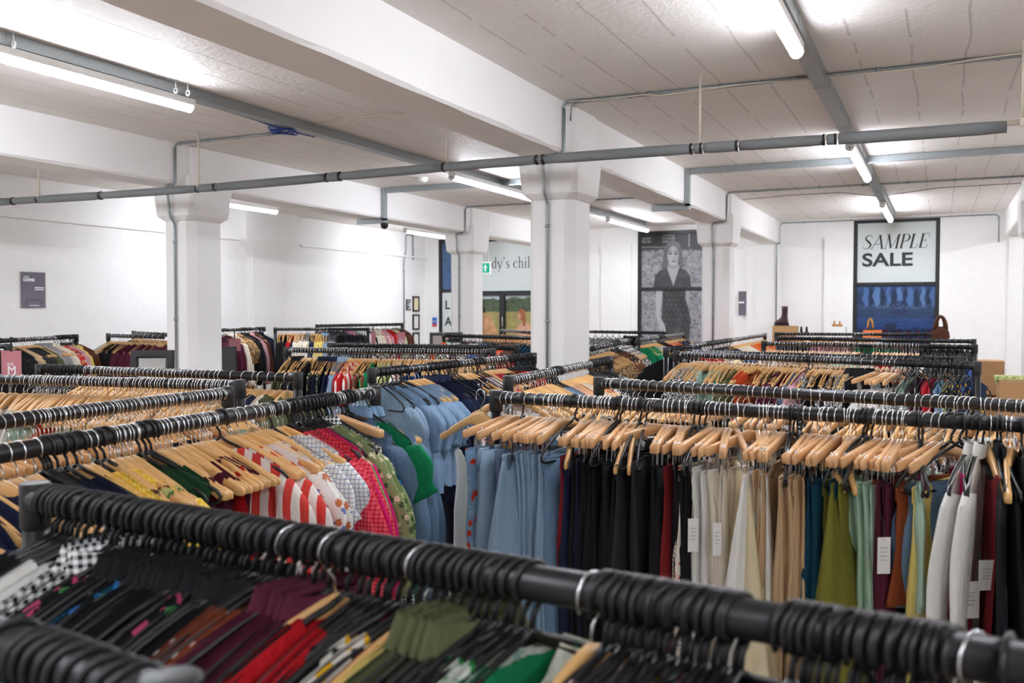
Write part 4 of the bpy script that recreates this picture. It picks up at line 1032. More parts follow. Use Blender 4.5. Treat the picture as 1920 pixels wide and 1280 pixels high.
rack('the coffee poster rack', 'far-left black rack under the coffee poster, ending in a brown jumper', (0, 639), (143, 631), [
  (28, 4, 'b', 'kn', 'black'), (35, 2, 'w', 'kn', 'beige'), (60, 5, 'w', 'kn', 'charcoal'), (72, 3, 'w', 'kn', 'olive'), (88, 4, 'w', 'ls', 'grey'), (102, 4, 'w', 'ls', 'cream'), (112, 2, 'b', 'kn', 'redfloral'), (122, 3, 'b', 'kn', 'pink'), (136, 3, 'b', 'kn', 'lemon'), (None, 2, 'b', 'kn', 'brown')],
  z=CAMZ - .27, ext=(.4, 0), yaw=0, jit=4)
rack('the left edge rack stub', 'short black rack end just showing at the left edge', (-60, 645), (18, 650), [
  (None, 8, 'b', 'kn', 'black')], z=CAMZ - .31, ext=(.2, 0))
rack('the mirror rack', 'small far black rack left of the leather mirror', (203, 629), (275, 631), [
  (216, 2, 'w', 'kn', 'cream'), (240, 6, 'w', 'kn', 'black'), (None, 7, 'w', 'kn', 'maroon')], z=CAMZ - .27, ext=(0, .3), posts=(1, 0))
rack('the short left rail', 'short far rail half hidden behind the left column', (251, 624), (287, 626), [
  (None, 9, 'w', 'kn', 'olive')], z=CAMZ - .25, ext=(0, .5), posts=(1, 0))
rack('the left column rack', 'far black rack just right of the left column', (409, 619), (495, 616), [
  (425, 4, 'b', 'kn', 'maroon'), (438, 3, 'w', 'ls', 'cream'), (450, 3, 'w', 'dl', 'leopard'), (463, 4, 'b', 'ls', 'black'), (472, 2, 'b', 'ls', 'pink'), (479, 2, 'w', 'ls', 'brown'), (487, 3, 'b', 'jk', 'midnight'), (None, 4, 'b', 'jk', 'offwhite')],
  z=CAMZ - .25, ext=(.2, 0), jit=4)
rack('the left-wall rack', 'far black rack along the left wall with black and cream knits', (516, 617), (690, 617), [
  (545, 8, 'w', 'kn', 'black'), (553, 3, 'w', 'kn', 'red'), (572, 5, 'w', 'kn', 'cream'), (582, 3, 'b', 'kn', 'yellowfloral'), (592, 3, 'w', 'kn', 'navy'), (606, 4, 'w', 'kn', 'lemon'), (616, 2, 'w', 'ls', 'chambray'), (632, 4, 'b', 'kn', 'grey'), (650, 5, 'b', 'kn', 'black'), (None, 8, 'b', 'kn', 'charcoal')],
  z=CAMZ - .25, jit=5)
rack('the farthest left rack', 'farthest left black rack with white knits and pink size cards', (594, 611), (754, 608), [
  (640, 7, 'b', 'kn', 'charcoal'), (652, 3, 'b', 'kn', 'candy'), (662, 3, 'b', 'kn', 'grey'), (676, 4, 'b', 'kn', 'offwhite'), (684, 2, 'b', 'kn', 'black'), (706, 5, 'b', 'kn', 'cream'), (716, 2, 'b', 'kn', 'pink'), (728, 3, 'b', 'kn', 'red'), (738, 2, 'b', 'kn', 'butter'), (None, 4, 'b', 'kn', 'brown')],
  z=CAMZ - .222, jit=5)
rack('the black-hooked middle rack', 'middle black rack with black hooks behind the golden hangers', (618, 648), (968, 652), [
  (680, 12, 'b', 'cami', 'lightdenim'), (740, 12, 'b', 'cami', 'red'), (800, 11, 'b', 'cami', 'seafoam'), (870, 12, 'b', 'cami', 'chambray'), (925, 6, 'b', 'cami', 'pinkfloral'), (None, 4, 'b', 'puff', 'redfloral')])
rack('the golden hanger rack', 'middle rack with a long row of golden wooden hangers on chrome hooks', (537, 656), (924, 660), [
  (552, 4, 'w', 'top', 'olive'), (567, 4, 'w', 'ls', 'black'), (588, 4, 'w', 'top', 'charcoal'), (600, 3, 'w', 'top', 'darkfloral'), (622, 5, 'w', 'ls', 'midnight'), (638, 4, 'w', 'ls', 'navy'), (652, 3, 'w', 'ls', 'lightdenim'), (662, 2, 'w', 'top', 'red'), (684, 4, 'w', 'top', 'redstripe'), (700, 3, 'w', 'top', 'paisley'), (716, 2, 'w', 'top', 'green'), (736, 4, 'w', 'top', 'greenprint'), (760, 4, 'w', 'top', 'reddots'), (800, 8, 'w', 'cami', 'kingblue'), (860, 11, 'w', 'cami', 'cream'), (None, 10, 'w', 'cami', 'seafoam')],
  yaw=0, jit=5)
rack('the pale blue shirt rack', 'black rack of pale blue puff-sleeve shirts and navy dresses left of the centre column', (697, 699), (1000, 668), [
  (730, 3, 'b', 'puff', 'lightdenim'), (765, 4, 'b', 'puff', 'chambray'), (800, 4, 'w', 'puff', 'chambray'), (830, 4, 'b', 'ls', 'navy'), (860, 4, 'b', 'dl', 'midnight'), (885, 4, 'w', 'dl', 'navydots'), (905, 3, 'b', 'dl', 'pinkfloral'), (925, 4, 'w', 'ld', 'crimson'), (950, 5, 'w', 'top', 'black'), (975, 4, 'b', 'puff', 'redfloral'), (None, 5, 'b', 'dr', 'black')],
  yaw=-6, jit=5)
rack('the orange dress rack', 'black rack with chrome hooks in front of the centre column, with an orange dress', (953, 715), (1143, 675), [
  (1010, 12, 'w', 'cami', 'reddots'), (1035, 6, 'w', 'cami', 'seafoam'), (1050, 3, 'b', 'top', 'chambray'), (1068, 4, 'w', 'top', 'peach'), (1080, 3, 'w', 'top', 'cream'), (1095, 4, 'w', 'dl', 'orange'), (1105, 3, 'w', 'top', 'houndstooth'), (1118, 5, 'b', 'puff', 'black'), (None, 7, 'b', 'dr', 'houndstooth')],
  yaw=-4, jit=6)
rack('the front trouser rack', 'black pipe rack of jeans and trousers on wooden clip hangers, right of centre', (930, 745), (1920, 797), [
  (950, 1, 'c', 'je', 'poppy'), (975, 2, 'c', 'je', 'lightdenim'), (985, 1, 'b', 'je', 'darkdenim'), (1000, 1, 'c', 'je', 'darkdenim'), (1025, 1, 'c', 'sk', 'lightdenim', {'yaw': -18}), (1045, 4, 'c', 'je', 'lightdenim'), (1068, 3, 'c', 'je', 'lightdenim'), (1086, 1, 'b', 'je', 'denim'), (1092, 1, 'w', '-', 'black', {'yaw': 2, 'roll': 6}), (1102, 1, 'c', 'tr', 'navy'), (1112, 1, 'c', 'tr', 'burnt', {'yaw': -10}), (1122, 1, 'c', 'tr', 'midnight'),
  (1152, 6, 'c', 'tr', 'black'), (1166, 2, 'b', 'tr', 'black'), (1188, 2, 'c', 'tr', 'black'), (1198, 2, 'w', '-', 'black', {'yaw': -4, 'roll': 6}), (1215, 2, 'b', 'tr', 'charcoal'), (1240, 4, 'c', 'tr', 'charcoal', {'yaw': -42}), (1290, 5, 'c', 'tr', 'black'), (1296, 1, 'c', 'tr', 'burnt'), (1325, 3, 'b', 'tr', 'black'), (1332, 1, 'c', 'tr', 'doodle'), (1345, 1, 'c', 'tr', 'windowpane'),
  (1358, 2, 'c', 'je', 'offwhite'), (1372, 2, 'c', 'je', 'cream'), (1392, 1, 'c', 'sk', 'satin'), (1420, 1, 'c', 'je', 'cream'), (1440, 3, 'c', 'tr', 'offwhite'), (1452, 1, 'c', 'sk', 'offwhite', {'yaw': -12}), (1478, 3, 'c', 'tr', 'beige'), (1506, 4, 'b', 'tr', 'beige'), (1530, 2, 'c', 'je', 'beige'), (1540, 1, 'w', '-', 'black', {'yaw': 10, 'roll': 6}), (1552, 2, 'c', 'tr', 'beige', {'yaw': -24}),
  (1578, 2, 'c', 'tr', 'teal'), (1586, 1, 'w', '-', 'black', {'yaw': 12, 'roll': 6}), (1602, 2, 'c', 'tr', 'teal'), (1612, 1, 'c', 'sk', 'moss', {'yaw': -14}), (1640, 3, 'b', 'tr', 'moss', {'yaw': -20}), (1672, 4, 'c', 'tr', 'sage'), (1700, 3, 'c', 'tr', 'maroon'), (1716, 2, 'c', 'tr', 'mint', {'yaw': -30}), (1736, 2, 'b', 'sh', 'mint'), (1760, 2, 'c', 'sh', 'rust', {'yaw': -40}), (1775, 1, 'c', 'tr', 'lemon'), (1803, 2, 'b', 'sh', 'denim', {'yaw': -40}),
  (1820, 1, 'b', 'cami', 'hotpink'), (1850, 2, 'b', 'ls', 'offwhite'), (1862, 1, 'w', 'cami', 'burnt'), (1885, 2, 'b', 'ls', 'black'), (1905, 2, 'w', 'dr', 'bluestripe'), (None, 8, 'b', 'top', 'charcoal')],
  ext=(0, .18), yaw=-5, jit=5, clu=9)
rack('the rack behind the trousers', 'black pipe rack running behind the front trouser rack', (1123, 718), (1920, 762), [
  (1150, 3, 'w', 'cami', 'black'), (1260, 8, 'w', 'cami', 'houndstooth'), (1330, 5, 'w', 'cami', 'black'), (1400, 6, 'c', 'sk', 'seafoam', {'yaw': -35}), (1460, 5, 'c', 'sk', 'grey', {'yaw': 20}), (1540, 6, 'c', 'tr', 'black', {'yaw': 10}), (1600, 3, 'w', 'cami', 'black'), (1680, 6, 'w', 'cami', 'maroon'), (1760, 5, 'w', 'cami', 'cream'), (1830, 7, 'w', 'top', 'houndstooth'), (None, 14, 'w', 'top', 'whitefloral')],
  ext=(0, .2), yaw=-14, jit=14)
rack('the rack left of the portrait', 'far black rack between the centre column and the portrait window', (1124, 622), (1251, 624), [
  (1170, 8, 'b', 'puff', 'houndstooth'), (1205, 6, 'b', 'ls', 'black'), (None, 7, 'b', 'top', 'grey')], z=CAMZ - .30, ext=(.5, 0), posts=(0, 1))
rack('the centre column rack', 'short rack with chrome hooks at the right edge of the centre column', (1126, 650), (1176, 638), [
  (1145, 7, 'w', 'dl', 'leopard'), (1160, 5, 'b', 'dl', 'paisley'), (None, 5, 'w', 'ls', 'houndstooth')], ext=(.45, 0), posts=(0, 1))
rack('the rack under the portrait', 'black rack of fanned golden hangers below the portrait window', (1197, 638), (1281, 626), [
  (1215, 8, 'w', 'top', 'green'), (1232, 7, 'w', 'dr', 'bluecheck'), (1245, 5, 'b', 'dr', 'maroon'), (1262, 7, 'w', 'puff', 'coral'), (None, 8, 'w', 'top', 'navyfloral')], ext=(0, 0))
rack('the slanting far rack', 'black rack slanting up to the far column, with black then chrome hooks', (1249, 657), (1434, 628), [
  (1290, 10, 'b', 'kn', 'black'), (1320, 6, 'w', 'top', 'red'), (1345, 5, 'b', 'top', 'yellowfloral'), (1370, 6, 'b', 'top', 'navyfloral'), (1395, 8, 'w', 'top', 'cream'), (None, 12, 'w', 'top', 'orange')])
rack('the wide rack', 'wide black rack of golden hangers in front of the cardboard boxes', (1268, 664), (1832, 686), [
  (1290, 3, 'w', 'dr', 'cream', {'yaw': -10}), (1315, 4, 'w', 'top', 'houndstooth'), (1350, 5, 'w', 'dr', 'seafoam'), (1370, 6, 'w', 'dr', 'sage'), (1395, 3, 'w', 'top', 'olive'), (1425, 3, 'w', 'dr', 'terracotta', {'yaw': -14}), (1438, 2, 'w', 'top', 'rust'), (1455, 3, 'w', 'dr', 'leopard'), (1490, 6, 'w', 'top', 'maroon'), (1510, 2, 'w', 'top', 'darkdenim'), (1522, 1, 'b', 'top', 'pink'), (1545, 4, 'w', 'dr', 'houndstooth'), (1575, 5, 'w', 'top', 'black'), (1600, 4, 'w', 'top', 'houndstooth'),
  (1628, 2, 'w', 'jk', 'black', {'yaw': -30}), (1655, 1, 'c', 'sk', 'offwhite', {'yaw': -14}), (1685, 4, 'c', 'sk', 'whitefloral', {'yaw': -10}), (1705, 2, 'b', 'sh', 'gingham'), (1720, 3, 'b', 'dr', 'seafoam'), (1740, 2, 'b', 'dr', 'maroon'), (1755, 2, 'b', 'dr', 'crimson'), (1775, 2, 'b', 'dr', 'chambray'), (1795, 2, 'b', 'dr', 'butter'), (None, 3, 'b', 'dr', 'navyfloral')],
  yaw=2, jit=7, clu=6)
rack('the rail behind the wide rack', 'black rail directly behind the wide rack of golden hangers', (1290, 661), (1804, 675), [
  (1400, 14, 'w', 'top', 'beige'), (1500, 13, 'w', 'top', 'moss'), (1600, 12, 'w', 'top', 'black'), (1700, 10, 'w', 'top', 'red'), (1760, 6, 'b', 'dr', 'leopard'), (None, 4, 'b', 'dr', 'leopard')])
rack('the upright hanger rack', 'black rack with a dense row of upright pale hangers on the right', (1432, 644), (1828, 651), [
  (1500, 12, 'c', 'tr', 'cream'), (1560, 11, 'c', 'tr', 'beige'), (1613, 10, 'c', 'tr', 'seafoam'), (1635, 3, 'b', 'top', 'houndstooth'), (1680, 8, 'c', 'tr', 'red'), (1725, 8, 'c', 'tr', 'offwhite'), (1745, 1, 'b', 'top', 'offwhite'), (1775, 6, 'b', 'dr', 'charcoal'), (1800, 4, 'b', 'dr', 'leopard'), (None, 4, 'b', 'je', 'kingblue')])
rack('the brown bag rail', 'dark black rail crossing in front of the brown bag', (1458, 634), (1826, 640), [
  (1520, 11, 'b', 'top', 'navy'), (1600, 13, 'b', 'top', 'pink'), (1680, 12, 'b', 'top', 'green'), (None, 12, 'b', 'top', 'charcoal')])
rack('the farthest right rack', 'farthest right black rack below the sale window', (1455, 626), (1745, 627), [
  (1470, 2, 'b', 'top', 'red'), (1560, 14, 'w', 'cami', 'beige'), (1640, 12, 'w', 'cami', 'cream'), (1700, 8, 'b', 'cami', 'maroon'), (None, 6, 'b', 'cami', 'darkdenim')])
rack('the field poster rack', 'far black rack in front of the field poster doors', (832, 629), (1000, 634), [
  (845, 3, 'b', 'top', 'orange'), (860, 4, 'b', 'top', 'seafoam'), (872, 4, 'b', 'top', 'pinkfloral'), (886, 4, 'b', 'top', 'maroon'), (905, 4, 'b', 'top', 'offwhite'), (922, 4, 'b', 'top', 'kingblue'), (945, 4, 'b', 'top', 'navy'), (960, 4, 'b', 'top', 'coral'), (978, 4, 'b', 'top', 'brown'), (None, 6, 'b', 'dr', 'tealfloral')],
  ext=(0, .2), posts=(1, 0))
rack('the door rack', 'short far rack standing right before the door', (940, 619), (1002, 624), [
  (None, 12, 'w', 'cami', 'peach')], z=CAMZ - .29, ext=(0, .2), posts=(1, 0))

# single hangings that stick out on their own
def single(p, ang, hk, gk, fk, words, tilt=0, var=0, sc=(1, 1, 1)):
    ITEMS.append(dict(p=p, ang=ang, hk=hk, gk=gk, fk=fk, tilt=tilt, sp=.03, flip=False, words=words, count=1, short='', var=var, sc=sc, dist=.1 + (p - O).length * .3, off=False, own=words))
gd = onZ(690, 743, RAILZ)
single(gd + Vector((.01, .0, 0)), -.28, 'b', 'td', 'green', 'emerald green dress hanging off the end post behind the jeans', var=0)
wd = onZ(915, 742, RAILZ + .005)
single(wd + Vector((-.03, 0, 0)), math.atan2(-.45, 1) + PI, 'w', 'cami', 'offwhite', 'white lace top hanging at the left end of the front trouser rack', var=0, sc=(.8, 1, 1.7))


# ------------------------------------------------------------------ boxes, shoes, bag, mirrors, cards
def carton(x, y, z, w, d, h, rz, label, mat='card', name='cardboard_box'):
    o = empty(name, (x, y, z), label, 'box', None, rz)
    bevel(obj('body', MB().box(-w / 2, w / 2, -d / 2, d / 2, 0, h - .004), M[mat], o), .006)
    for s in (-1, 1): obj('flap', MB().box(-w / 2, w / 2, .003 if s > 0 else -d / 2, d / 2 if s > 0 else -.003, h - .004, h), M[mat], o)
    if mat == 'card': obj('tape', MB().box(-w / 2 - .001, w / 2 + .001, -.025, .025, h, h + .001).box(-w / 2 - .002, -w / 2, -.025, .025, h * .75, h).box(w / 2, w / 2 + .002, -.025, .025, h * .75, h), M['cardlt'], o)
    return o
def at_depth(u, v, dist):
    r = ray(u, v); k = dist / math.hypot(r.x, r.y); return O + r * k
Yb = 12.6
def bx(u0, u1, vt, y, zb, d, label, rz=0, mat='card', name='cardboard_box'):
    a = onY(u0, vt, y); b = onY(u1, vt, y); return carton((a.x + b.x) / 2, y + d / 2, zb, b.x - a.x, d, a.z - zb, rz, label, mat, name)
zl1 = onY(1870, 742, Yb).z
bx(1790, 1880, 742, Yb, 0, .6, 'big closed cardboard box under the taller box on the right')
bx(1800, 1884, 676, Yb + .05, zl1 + .002, .5, 'tall cardboard box on top of the stack at the right wall side')
o = bx(1874, 1940, 714, Yb - 1.5, .3, .5, 'open cardboard box with checked cloth in it at the right edge')
o2 = bx(1874, 1940, 1000, Yb - 1.5, 0, .5, 'low hidden cardboard box under the open one', name='cardboard_box')
c = obj('folded_cloth', sheet(.2, .2, .05, .9, 0, 5, topf=lambda x: 0).loft([[(-.2, -.12, z), (.2, -.12, z), (.2, .12, z), (-.2, .12, z)] for z in (-.01, .03)], True), fmat('greenprint'), None, False, (o.location.x, o.location.y, onY(1900, 714, Yb - 1.5).z + .01))
tag(c, 'green checked cloth lying on the open cardboard box', 'cloth')
bxt = onY(1848, 740, Yb - .5)
# shoe displays near the far wall
Ys = 15.0
z0 = onY(1470, 611, Ys).z
bx(1448, 1492, 611, Ys, z0 - .42, .35, 'cardboard box carrying the aubergine boot')
tag(obj('plinth', MB().box(-.18, .18, -.18, .18, 0, z0 - .424), M['white'], None, False, (onY(1470, 611, Ys).x, Ys + .175, 0)), 'white plinth under the boot box', 'plinth')
pb = onY(1470, 611, Ys + .15)
bt = MB(); rings = []
for z, cx, rx, ry in ((0, .045, .12, .038), (.03, .045, .125, .042), (.06, .03, .10, .040), (.10, .0, .06, .038), (.16, -.01, .048, .037), (.24, -.012, .050, .040), (.29, -.012, .052, .042)):
    rings.append([(cx + rx * math.cos(a), ry * math.sin(a), z + .025) for a in [2 * PI * k / 16 for k in range(16)]])
bt.loft(rings)
b = empty('ankle_boot', (pb.x, pb.y, z0 + .002), 'aubergine leather boot standing on the cardboard box', 'boot', rz=PI * .9)
obj('upper', bt, M['boot'], b, True); obj('sole', MB().loft([[(.045 + .13 * math.cos(a), .044 * math.sin(a), z) for a in [2 * PI * k / 16 for k in range(16)]] for z in (.0, .025)]), M['rubber'], b)
obj('heel', MB().box(-.075, -.02, -.03, .03, 0, .03), M['rubber'], b)
def shoe(u, v, mat, label, size=.2, plat=.04, rz=0, up=.0):
    p = onY(u, v, Ys + .15); t = empty('platform_sandal', p, label, 'shoe', rz=rz)
    obj('sole', MB().loft([[(size * .5 * math.cos(a), size * .18 * math.sin(a), z) for a in [2 * PI * k / 16 for k in range(16)]] for z in (0, plat)]), M['rubber' if mat != 'tan' else 'tan'], t)
    for x in (-.28, .22):
        obj('strap', MB().tube([(size * x, size * .18 * math.cos(a), plat + size * (.30 + up) * math.sin(a)) for a in [PI * k / 8 for k in range(9)]], size * .07, 8), M[mat], t, True)
    return t, p
t, p = shoe(1570, 612, 'tan', 'tan strapped clog on the white plinth', .16, .035)
zt_ = p.z
o = obj('plinth', MB().box(-.13, .13, -.13, .13, 0, zt_ - .001), M['white'], None, False, (p.x, p.y, 0)); tag(o, 'white plinth carrying the tan clog', 'plinth')
t, p = shoe(1508, 625, 'rubber', 'black strappy sandal left of the tan clog', .17, .02, .4, .2)
tag(obj('plinth', MB().box(-.11, .11, -.11, .11, 0, p.z - .001), M['white'], None, False, (p.x, p.y, 0)), 'low white plinth under the black sandal', 'plinth')
t, p = shoe(1632, 619, 'gold', 'gold and black platform sandal on the orange box', .2, .03, PI / 2, .45)
bx(1618, 1652, 619, Ys, p.z - .16, .3, 'orange and cream shoe box under the gold sandal', mat='orange', name='shoe_box')
tag(obj('plinth', MB().box(-.13, .13, -.13, .13, 0, p.z - .165), M['white'], None, False, (onY(1635, 619, Ys).x, Ys + .15, 0)), 'white plinth under the orange shoe box', 'plinth')
# brown furry bag
p = onY(1763, 636, 13.2)
bg = empty('shoulder_bag', p, 'brown furry shoulder bag with a looped handle right of the sale window', 'bag')
rings = [[(rx * math.cos(a), ry * math.sin(a), z) for a in [2 * PI * k / 20 for k in range(20)]] for z, rx, ry in ((0, .10, .04), (.03, .115, .06), (.10, .105, .055), (.15, .075, .035), (.17, .05, .02))]
obj('pouch', MB().loft(rings), M['brownfur'], bg, True)
obj('handle', MB().tube([(.062 * math.cos(a), 0, .13 + .17 * math.sin(a)) for a in [PI * k / 14 for k in range(15)]], [.034, .032, .03, .028, .026, .024, .022, .022, .022, .024, .026, .028, .03, .032, .034], 10), M['brownfur'], bg, True)
tag(obj('plinth', MB().box(-.12, .12, -.1, .1, 0, p.z - .001), M['white'], None, False, (p.x, p.y, 0)), 'white plinth under the brown bag', 'plinth')
# leaning mirrors
def mirror(u0, u1, vt, dist, fr, lean, yaw, label, fmat_='leather', glass='mirror'):
    a = at_depth(u0, vt, dist); b = at_depth(u1, vt, dist); c = (a + b) / 2; w_ = (b - a).length; h_ = c.z / math.cos(lean)
    t = empty('standing_mirror', (c.x, c.y, 0), label, 'mirror', rz=math.atan2((b - a).y, (b - a).x) + yaw)
    mb = MB(); f = fr
    prof = [(0, 0), (.25 * f, -.028), (.75 * f, -.028), (f, -.006), (f, .02), (0, .02)]
    def rect(i, y): return [(-w_ / 2 + i, y, i), (w_ / 2 - i, y, i), (w_ / 2 - i, y, h_ - i), (-w_ / 2 + i, y, h_ - i)]
    mb.loft([rect(i, y) for i, y in prof] + [rect(*prof[0])], False)
    fo = obj('frame', mb, M[fmat_], t, False)
    go = obj('glass' if glass == 'mirror' else 'backboard', MB().box(-w_ / 2 + f, w_ / 2 - f, -.004, .016, f, h_ - f), M[glass], t)
    for q in (fo, go): q.rotation_euler = (-lean, 0, 0)
    obj('prop_leg', MB().tube([(0, .03 + math.sin(lean) * h_ * .7, h_ * .68), (0, .45, .01)], .012, 8), M['blackpl'], t, True)
    return t
mirror(231, 318, 658, 7.2, .062, .10, -.25, 'dark leather-framed standing mirror by the left column')
mirror(372, 449, 651, 9.6, .012, .10, .15, 'black back of a leaning mirror right of the left column', 'black', 'blackpl')
mirror(803, 866, 623, 11.8, .045, .08, -.1, 'thin dark-framed mirror catching a lamp behind the middle racks', 'leather')
# pink size cards
def card(u, v, wpx, hpx, dist, s1, s2, label, mat='pinkcard', yaw=0, strap=.1):
    p = at_depth(u, v, dist); wv = wpx / FPX * dist; hv = hpx / FPX * dist
    t = empty('size_card', p, label, 'sign', rz=YAW + yaw)
    obj('card', MB().box(-wv / 2, wv / 2, 0, .003, -hv / 2, hv / 2), M[mat], t)
    obj('clip', MB().box(-.006, .006, -.001, .004, hv / 2 - .01, hv / 2 + strap), M['blackpl'], t)
    if s1: text(s1, hv * .14, M['wink'], t, (-wv * .20, -.002, hv * -.08), offset=.0)
    if s2: text(s2, hv * .46, M['wink'], t, (-wv * (.20 if len(s2) == 1 else .34), -.002, -hv * .42))
    return t
card(21, 681, 33, 42, 7.6, 'SIZE', 'M', 'dusty pink size M card at the left edge')
card(440, 646, 21, 22, 10.6, '', '', 'blank dusty pink card above the black leaning panel')
card(700, 634, 8, 25, 12.9, '', '', 'narrow dusty pink card on the farthest left rack')
card(752, 636, 15, 27, 13.1, 'SIZE', 'XS', 'dusty pink size XS card at the end of the farthest left rack')
# price tags in front of the trousers
ra = onZ(930, 745, RAILZ); rb = onZ(1920, 797, RAILZ); rd = (rb - ra).normalized(); rn = Vector((rd.y, -rd.x, 0))
def ptag(u, v0, v1, wpx, label, off=.21, lines=4):
    r = ray(u, v0); base = ra + rn * off; k = (base - O).dot(rn) / r.dot(rn); p = O + r * k; dist = k
    h = (v1 - v0) / FPX * dist; wv = wpx / FPX * dist
    t = empty('price_tag', p, label, 'price tag', 'swing tags on the front trouser rack', rz=YAW + .1)
    obj('card', MB().box(-wv / 2, wv / 2, 0, .0015, -h, 0), M['tag'], t)
    obj('string', MB().tube([(0, 0, -.008), (.003, .01, .03), (0, .03, .07)], .0009, 5), M['ink'], t)
    for i in range(lines): obj('print_line', MB().box(-wv * .3, wv * (.3 - .1 * (i % 2)), -.0006, 0, -h * (.3 + .11 * i), -h * (.285 + .11 * i)), M['galv'], t)
for a in ((1300, 972, 1035, 20, 'long white price tag before the black trousers'), (1345, 980, 1042, 16, 'pinkish-white price tag on the white trousers'), (1658, 1007, 1076, 25, 'white price tag on the sage green trousers'), (1788, 1036, 1090, 26, 'white price tag below the rust shorts'), (1818, 1090, 1160, 40, 'largest white price tag, lowest on the right'), (1851, 1050, 1107, 32, 'white price tag below the denim shorts')):
    ptag(*a)

# ------------------------------------------------------------------ place everything
def over(o, m):
    for s in o.material_slots: s.link = 'OBJECT'; s.material = m
    return o
def inst(name, me, mat=None, parent=None):
    o = bpy.data.objects.new(name, me); C.collection.objects.link(o)
    if mat: over(o, mat)
    if parent: o.parent = parent
    return o
PROTO = {}
def proto_hanger(k):
    if k in PROTO: return PROTO[k]
    me = {'w': T['wood'], 'b': T['plastic'], 'c': T['bar']}[k]
    r = inst(HANG[k], me); kids = []
    if k in 'wc':
        kids.append(inst('hook', T['hook_w'], None, r)); kids[-1]['label'] = 'chrome wire hook'
    if k == 'c':
        for s in (-1, 1):
            c = inst('clip', T['clip'], None, r); c.location = (.125 * s, 0, 0); kids.append(c)
        kids.append(inst('clip_rod', T['rod'], None, r))
    PROTO[k] = (r, kids, [0]); return PROTO[k]
PG = {}
def proto_garment(gk, var):
    key = (gk, var)
    if key not in PG:
        name, word, V = GT[gk]; parts = V[var]; r = inst(name, parts[0][1]); kids = [inst(pn, me, None, r) for pn, me in parts[1:]]
        PG[key] = (r, kids, [0])
    return PG[key]
def dupe(P):
    r, kids, used = P
    if not used[0]: used[0] = 1; return r, kids
    n = r.copy(); C.collection.objects.link(n); ks = []
    for c in kids:
        q = c.copy(); C.collection.objects.link(q); q.parent = n; ks.append(q)
    return n, ks
def matrix(it, garment=False):
    M0 = Matrix.Translation(it['p']) @ Matrix.Rotation(it['ang'] + (PI if it['flip'] and not garment else 0), 4, 'Z') @ Matrix.Rotation(it['tilt'], 4, 'X')
    if it.get('roll'): M0 = M0 @ Matrix.Rotation(it['roll'], 4, 'Y')
    if garment: M0 = M0 @ Matrix.Diagonal((it['sc'][0], it['sc'][1], it['sc'][2], 1))
    return M0
ITEMS.sort(key=lambda i: (i['off'], i['dist']))
cntH = {}; cntG = {}; restH = {}; restG = {}
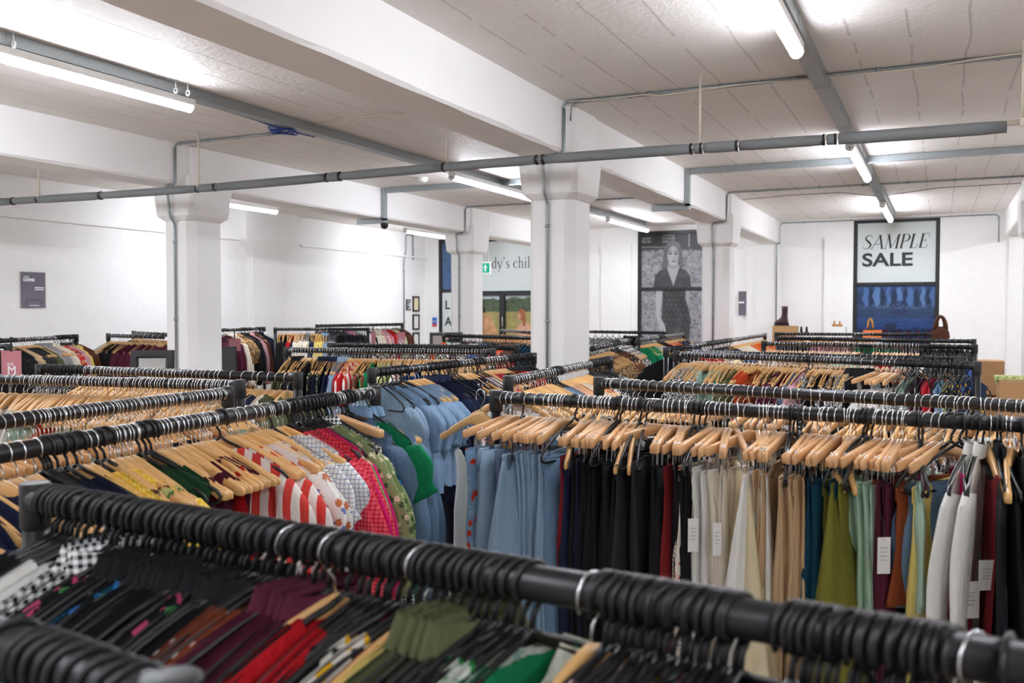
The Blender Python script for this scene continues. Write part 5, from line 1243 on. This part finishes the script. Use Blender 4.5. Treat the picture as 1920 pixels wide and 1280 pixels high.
for it in ITEMS:
    hk, gk = it['hk'], it['gk']; n = HANG[hk]; c = cntH.get(n, 0); cntH[n] = c + 1
    Mx = matrix(it)
    if c < MAXN and not it['off']:
        o, ks = dupe(proto_hanger(hk)); o.matrix_world = Mx
        if it.get('own'):
            lab = it['own'] if gk == '-' else HW[hk] + ' carrying the ' + it['own']
            lab = ' '.join(lab.split()[:16])
        elif gk == '-': lab = it['words'] + 'empty ' + HW[hk] + ' on ' + it['short']
        else: lab = HW[hk] + ' holding the ' + it['words'] + ' on ' + it['short']
        if it['dist'] > 9 and not it.get('own'): lab = HW[hk] + ' holding the ' + it['words'] + ' on ' + it['short']
        if len(lab.split()) > 16: lab = lab.replace('black plastic hanger', 'black hanger').replace('wooden clip hanger', 'clip hanger')
        if len(lab.split()) > 16: lab = lab.replace('puff-sleeve ', '').replace('long-sleeved ', '').replace('short-sleeved ', '')
        tag(o, lab, 'hanger', HW[hk] + 's on ' + (it['short'] or 'the rack ends'))
    else: restH.setdefault(hk, []).append(Mx)
    if gk == '-': continue
    n = GT[gk][0]; c = cntG.get(n, 0); cntG[n] = c + 1
    Mg = matrix(it, True)
    if c < MAXN and not it['off']:
        o, ks = dupe(proto_garment(gk, it['var']))
        if it['dist'] > 8.5 and len(ks) > 3: pass
        o.matrix_world = Mg
        m = fmat(it['fk'])
        for q in [o] + ks: over(q, m)
        lab = it.get('own') or ((it['words'] + ' from the left on ' + it['short']) if it['count'] > 1 else it['words'] + ' on ' + it['short'])
        cat = {'puff_sleeve_blouse': 'blouse', 'long_sleeve_shirt': 'shirt', 'puff_sleeve_dress': 'dress', 'short_sleeve_dress': 'dress', 'long_sleeve_dress': 'dress', 'strappy_top': 'top'}.get(n, n)
        tag(o, lab, cat, (FB[it['fk']][0] + ' ' + GT[gk][1] + ' garments on ' + it['short']) if it['count'] > 1 else None)
    else: restG.setdefault(gk, []).append((Mg, it['fk'], it['var']))
def joined(name, entries, label, cat):
    """entries: (mesh, matrix, material)"""
    mats = []; V = []; F = []; MI = []; b = 0
    for me, mx, mt in entries:
        if mt not in mats: mats.append(mt)
        mi = mats.index(mt); n = len(me.vertices); co = np.empty(n * 3); me.vertices.foreach_get('co', co); co = co.reshape(-1, 3)
        A = np.array(mx); V.append(co @ A[:3, :3].T + A[:3, 3])
        for p in me.polygons: F.append([b + k for k in p.vertices]); MI.append(mi)
        b += n
    me = bpy.data.meshes.new(name); me.from_pydata(np.concatenate(V).tolist(), [], F)
    for m in mats: me.materials.append(m)
    me.polygons.foreach_set('material_index', MI); me.polygons.foreach_set('use_smooth', [True] * len(F)); me.update()
    return tag(link(name, me), label, cat, None, 'stuff')
for hk, L in restH.items():
    E = []
    for mx in L:
        if hk == 'b': E.append((T['plastic'], mx, M['blackpl'])); continue
        E.append((T['wood'] if hk == 'w' else T['bar'], mx, M['wood'] if hk == 'w' else M['woodclip'])); E.append((T['hook_w'], mx, M['steel']))
    joined(HANG[hk] + 's', E, 'the many further ' + HW[hk] + 's packed on the distant racks', 'hanger')
for gk, L in restG.items():
    E = []
    for mx, fk, var in L:
        for pn, me in GT[gk][2][var]: E.append((me, mx, fmat(fk)))
    joined(GT[gk][0] + 's', E, 'further %ss crowded on the distant racks' % GT[gk][1], 'clothes')
print('COUNTS', cntH, cntG, {k: len(v) for k, v in restH.items()}, {k: len(v) for k, v in restG.items()}, len(bpy.data.objects))
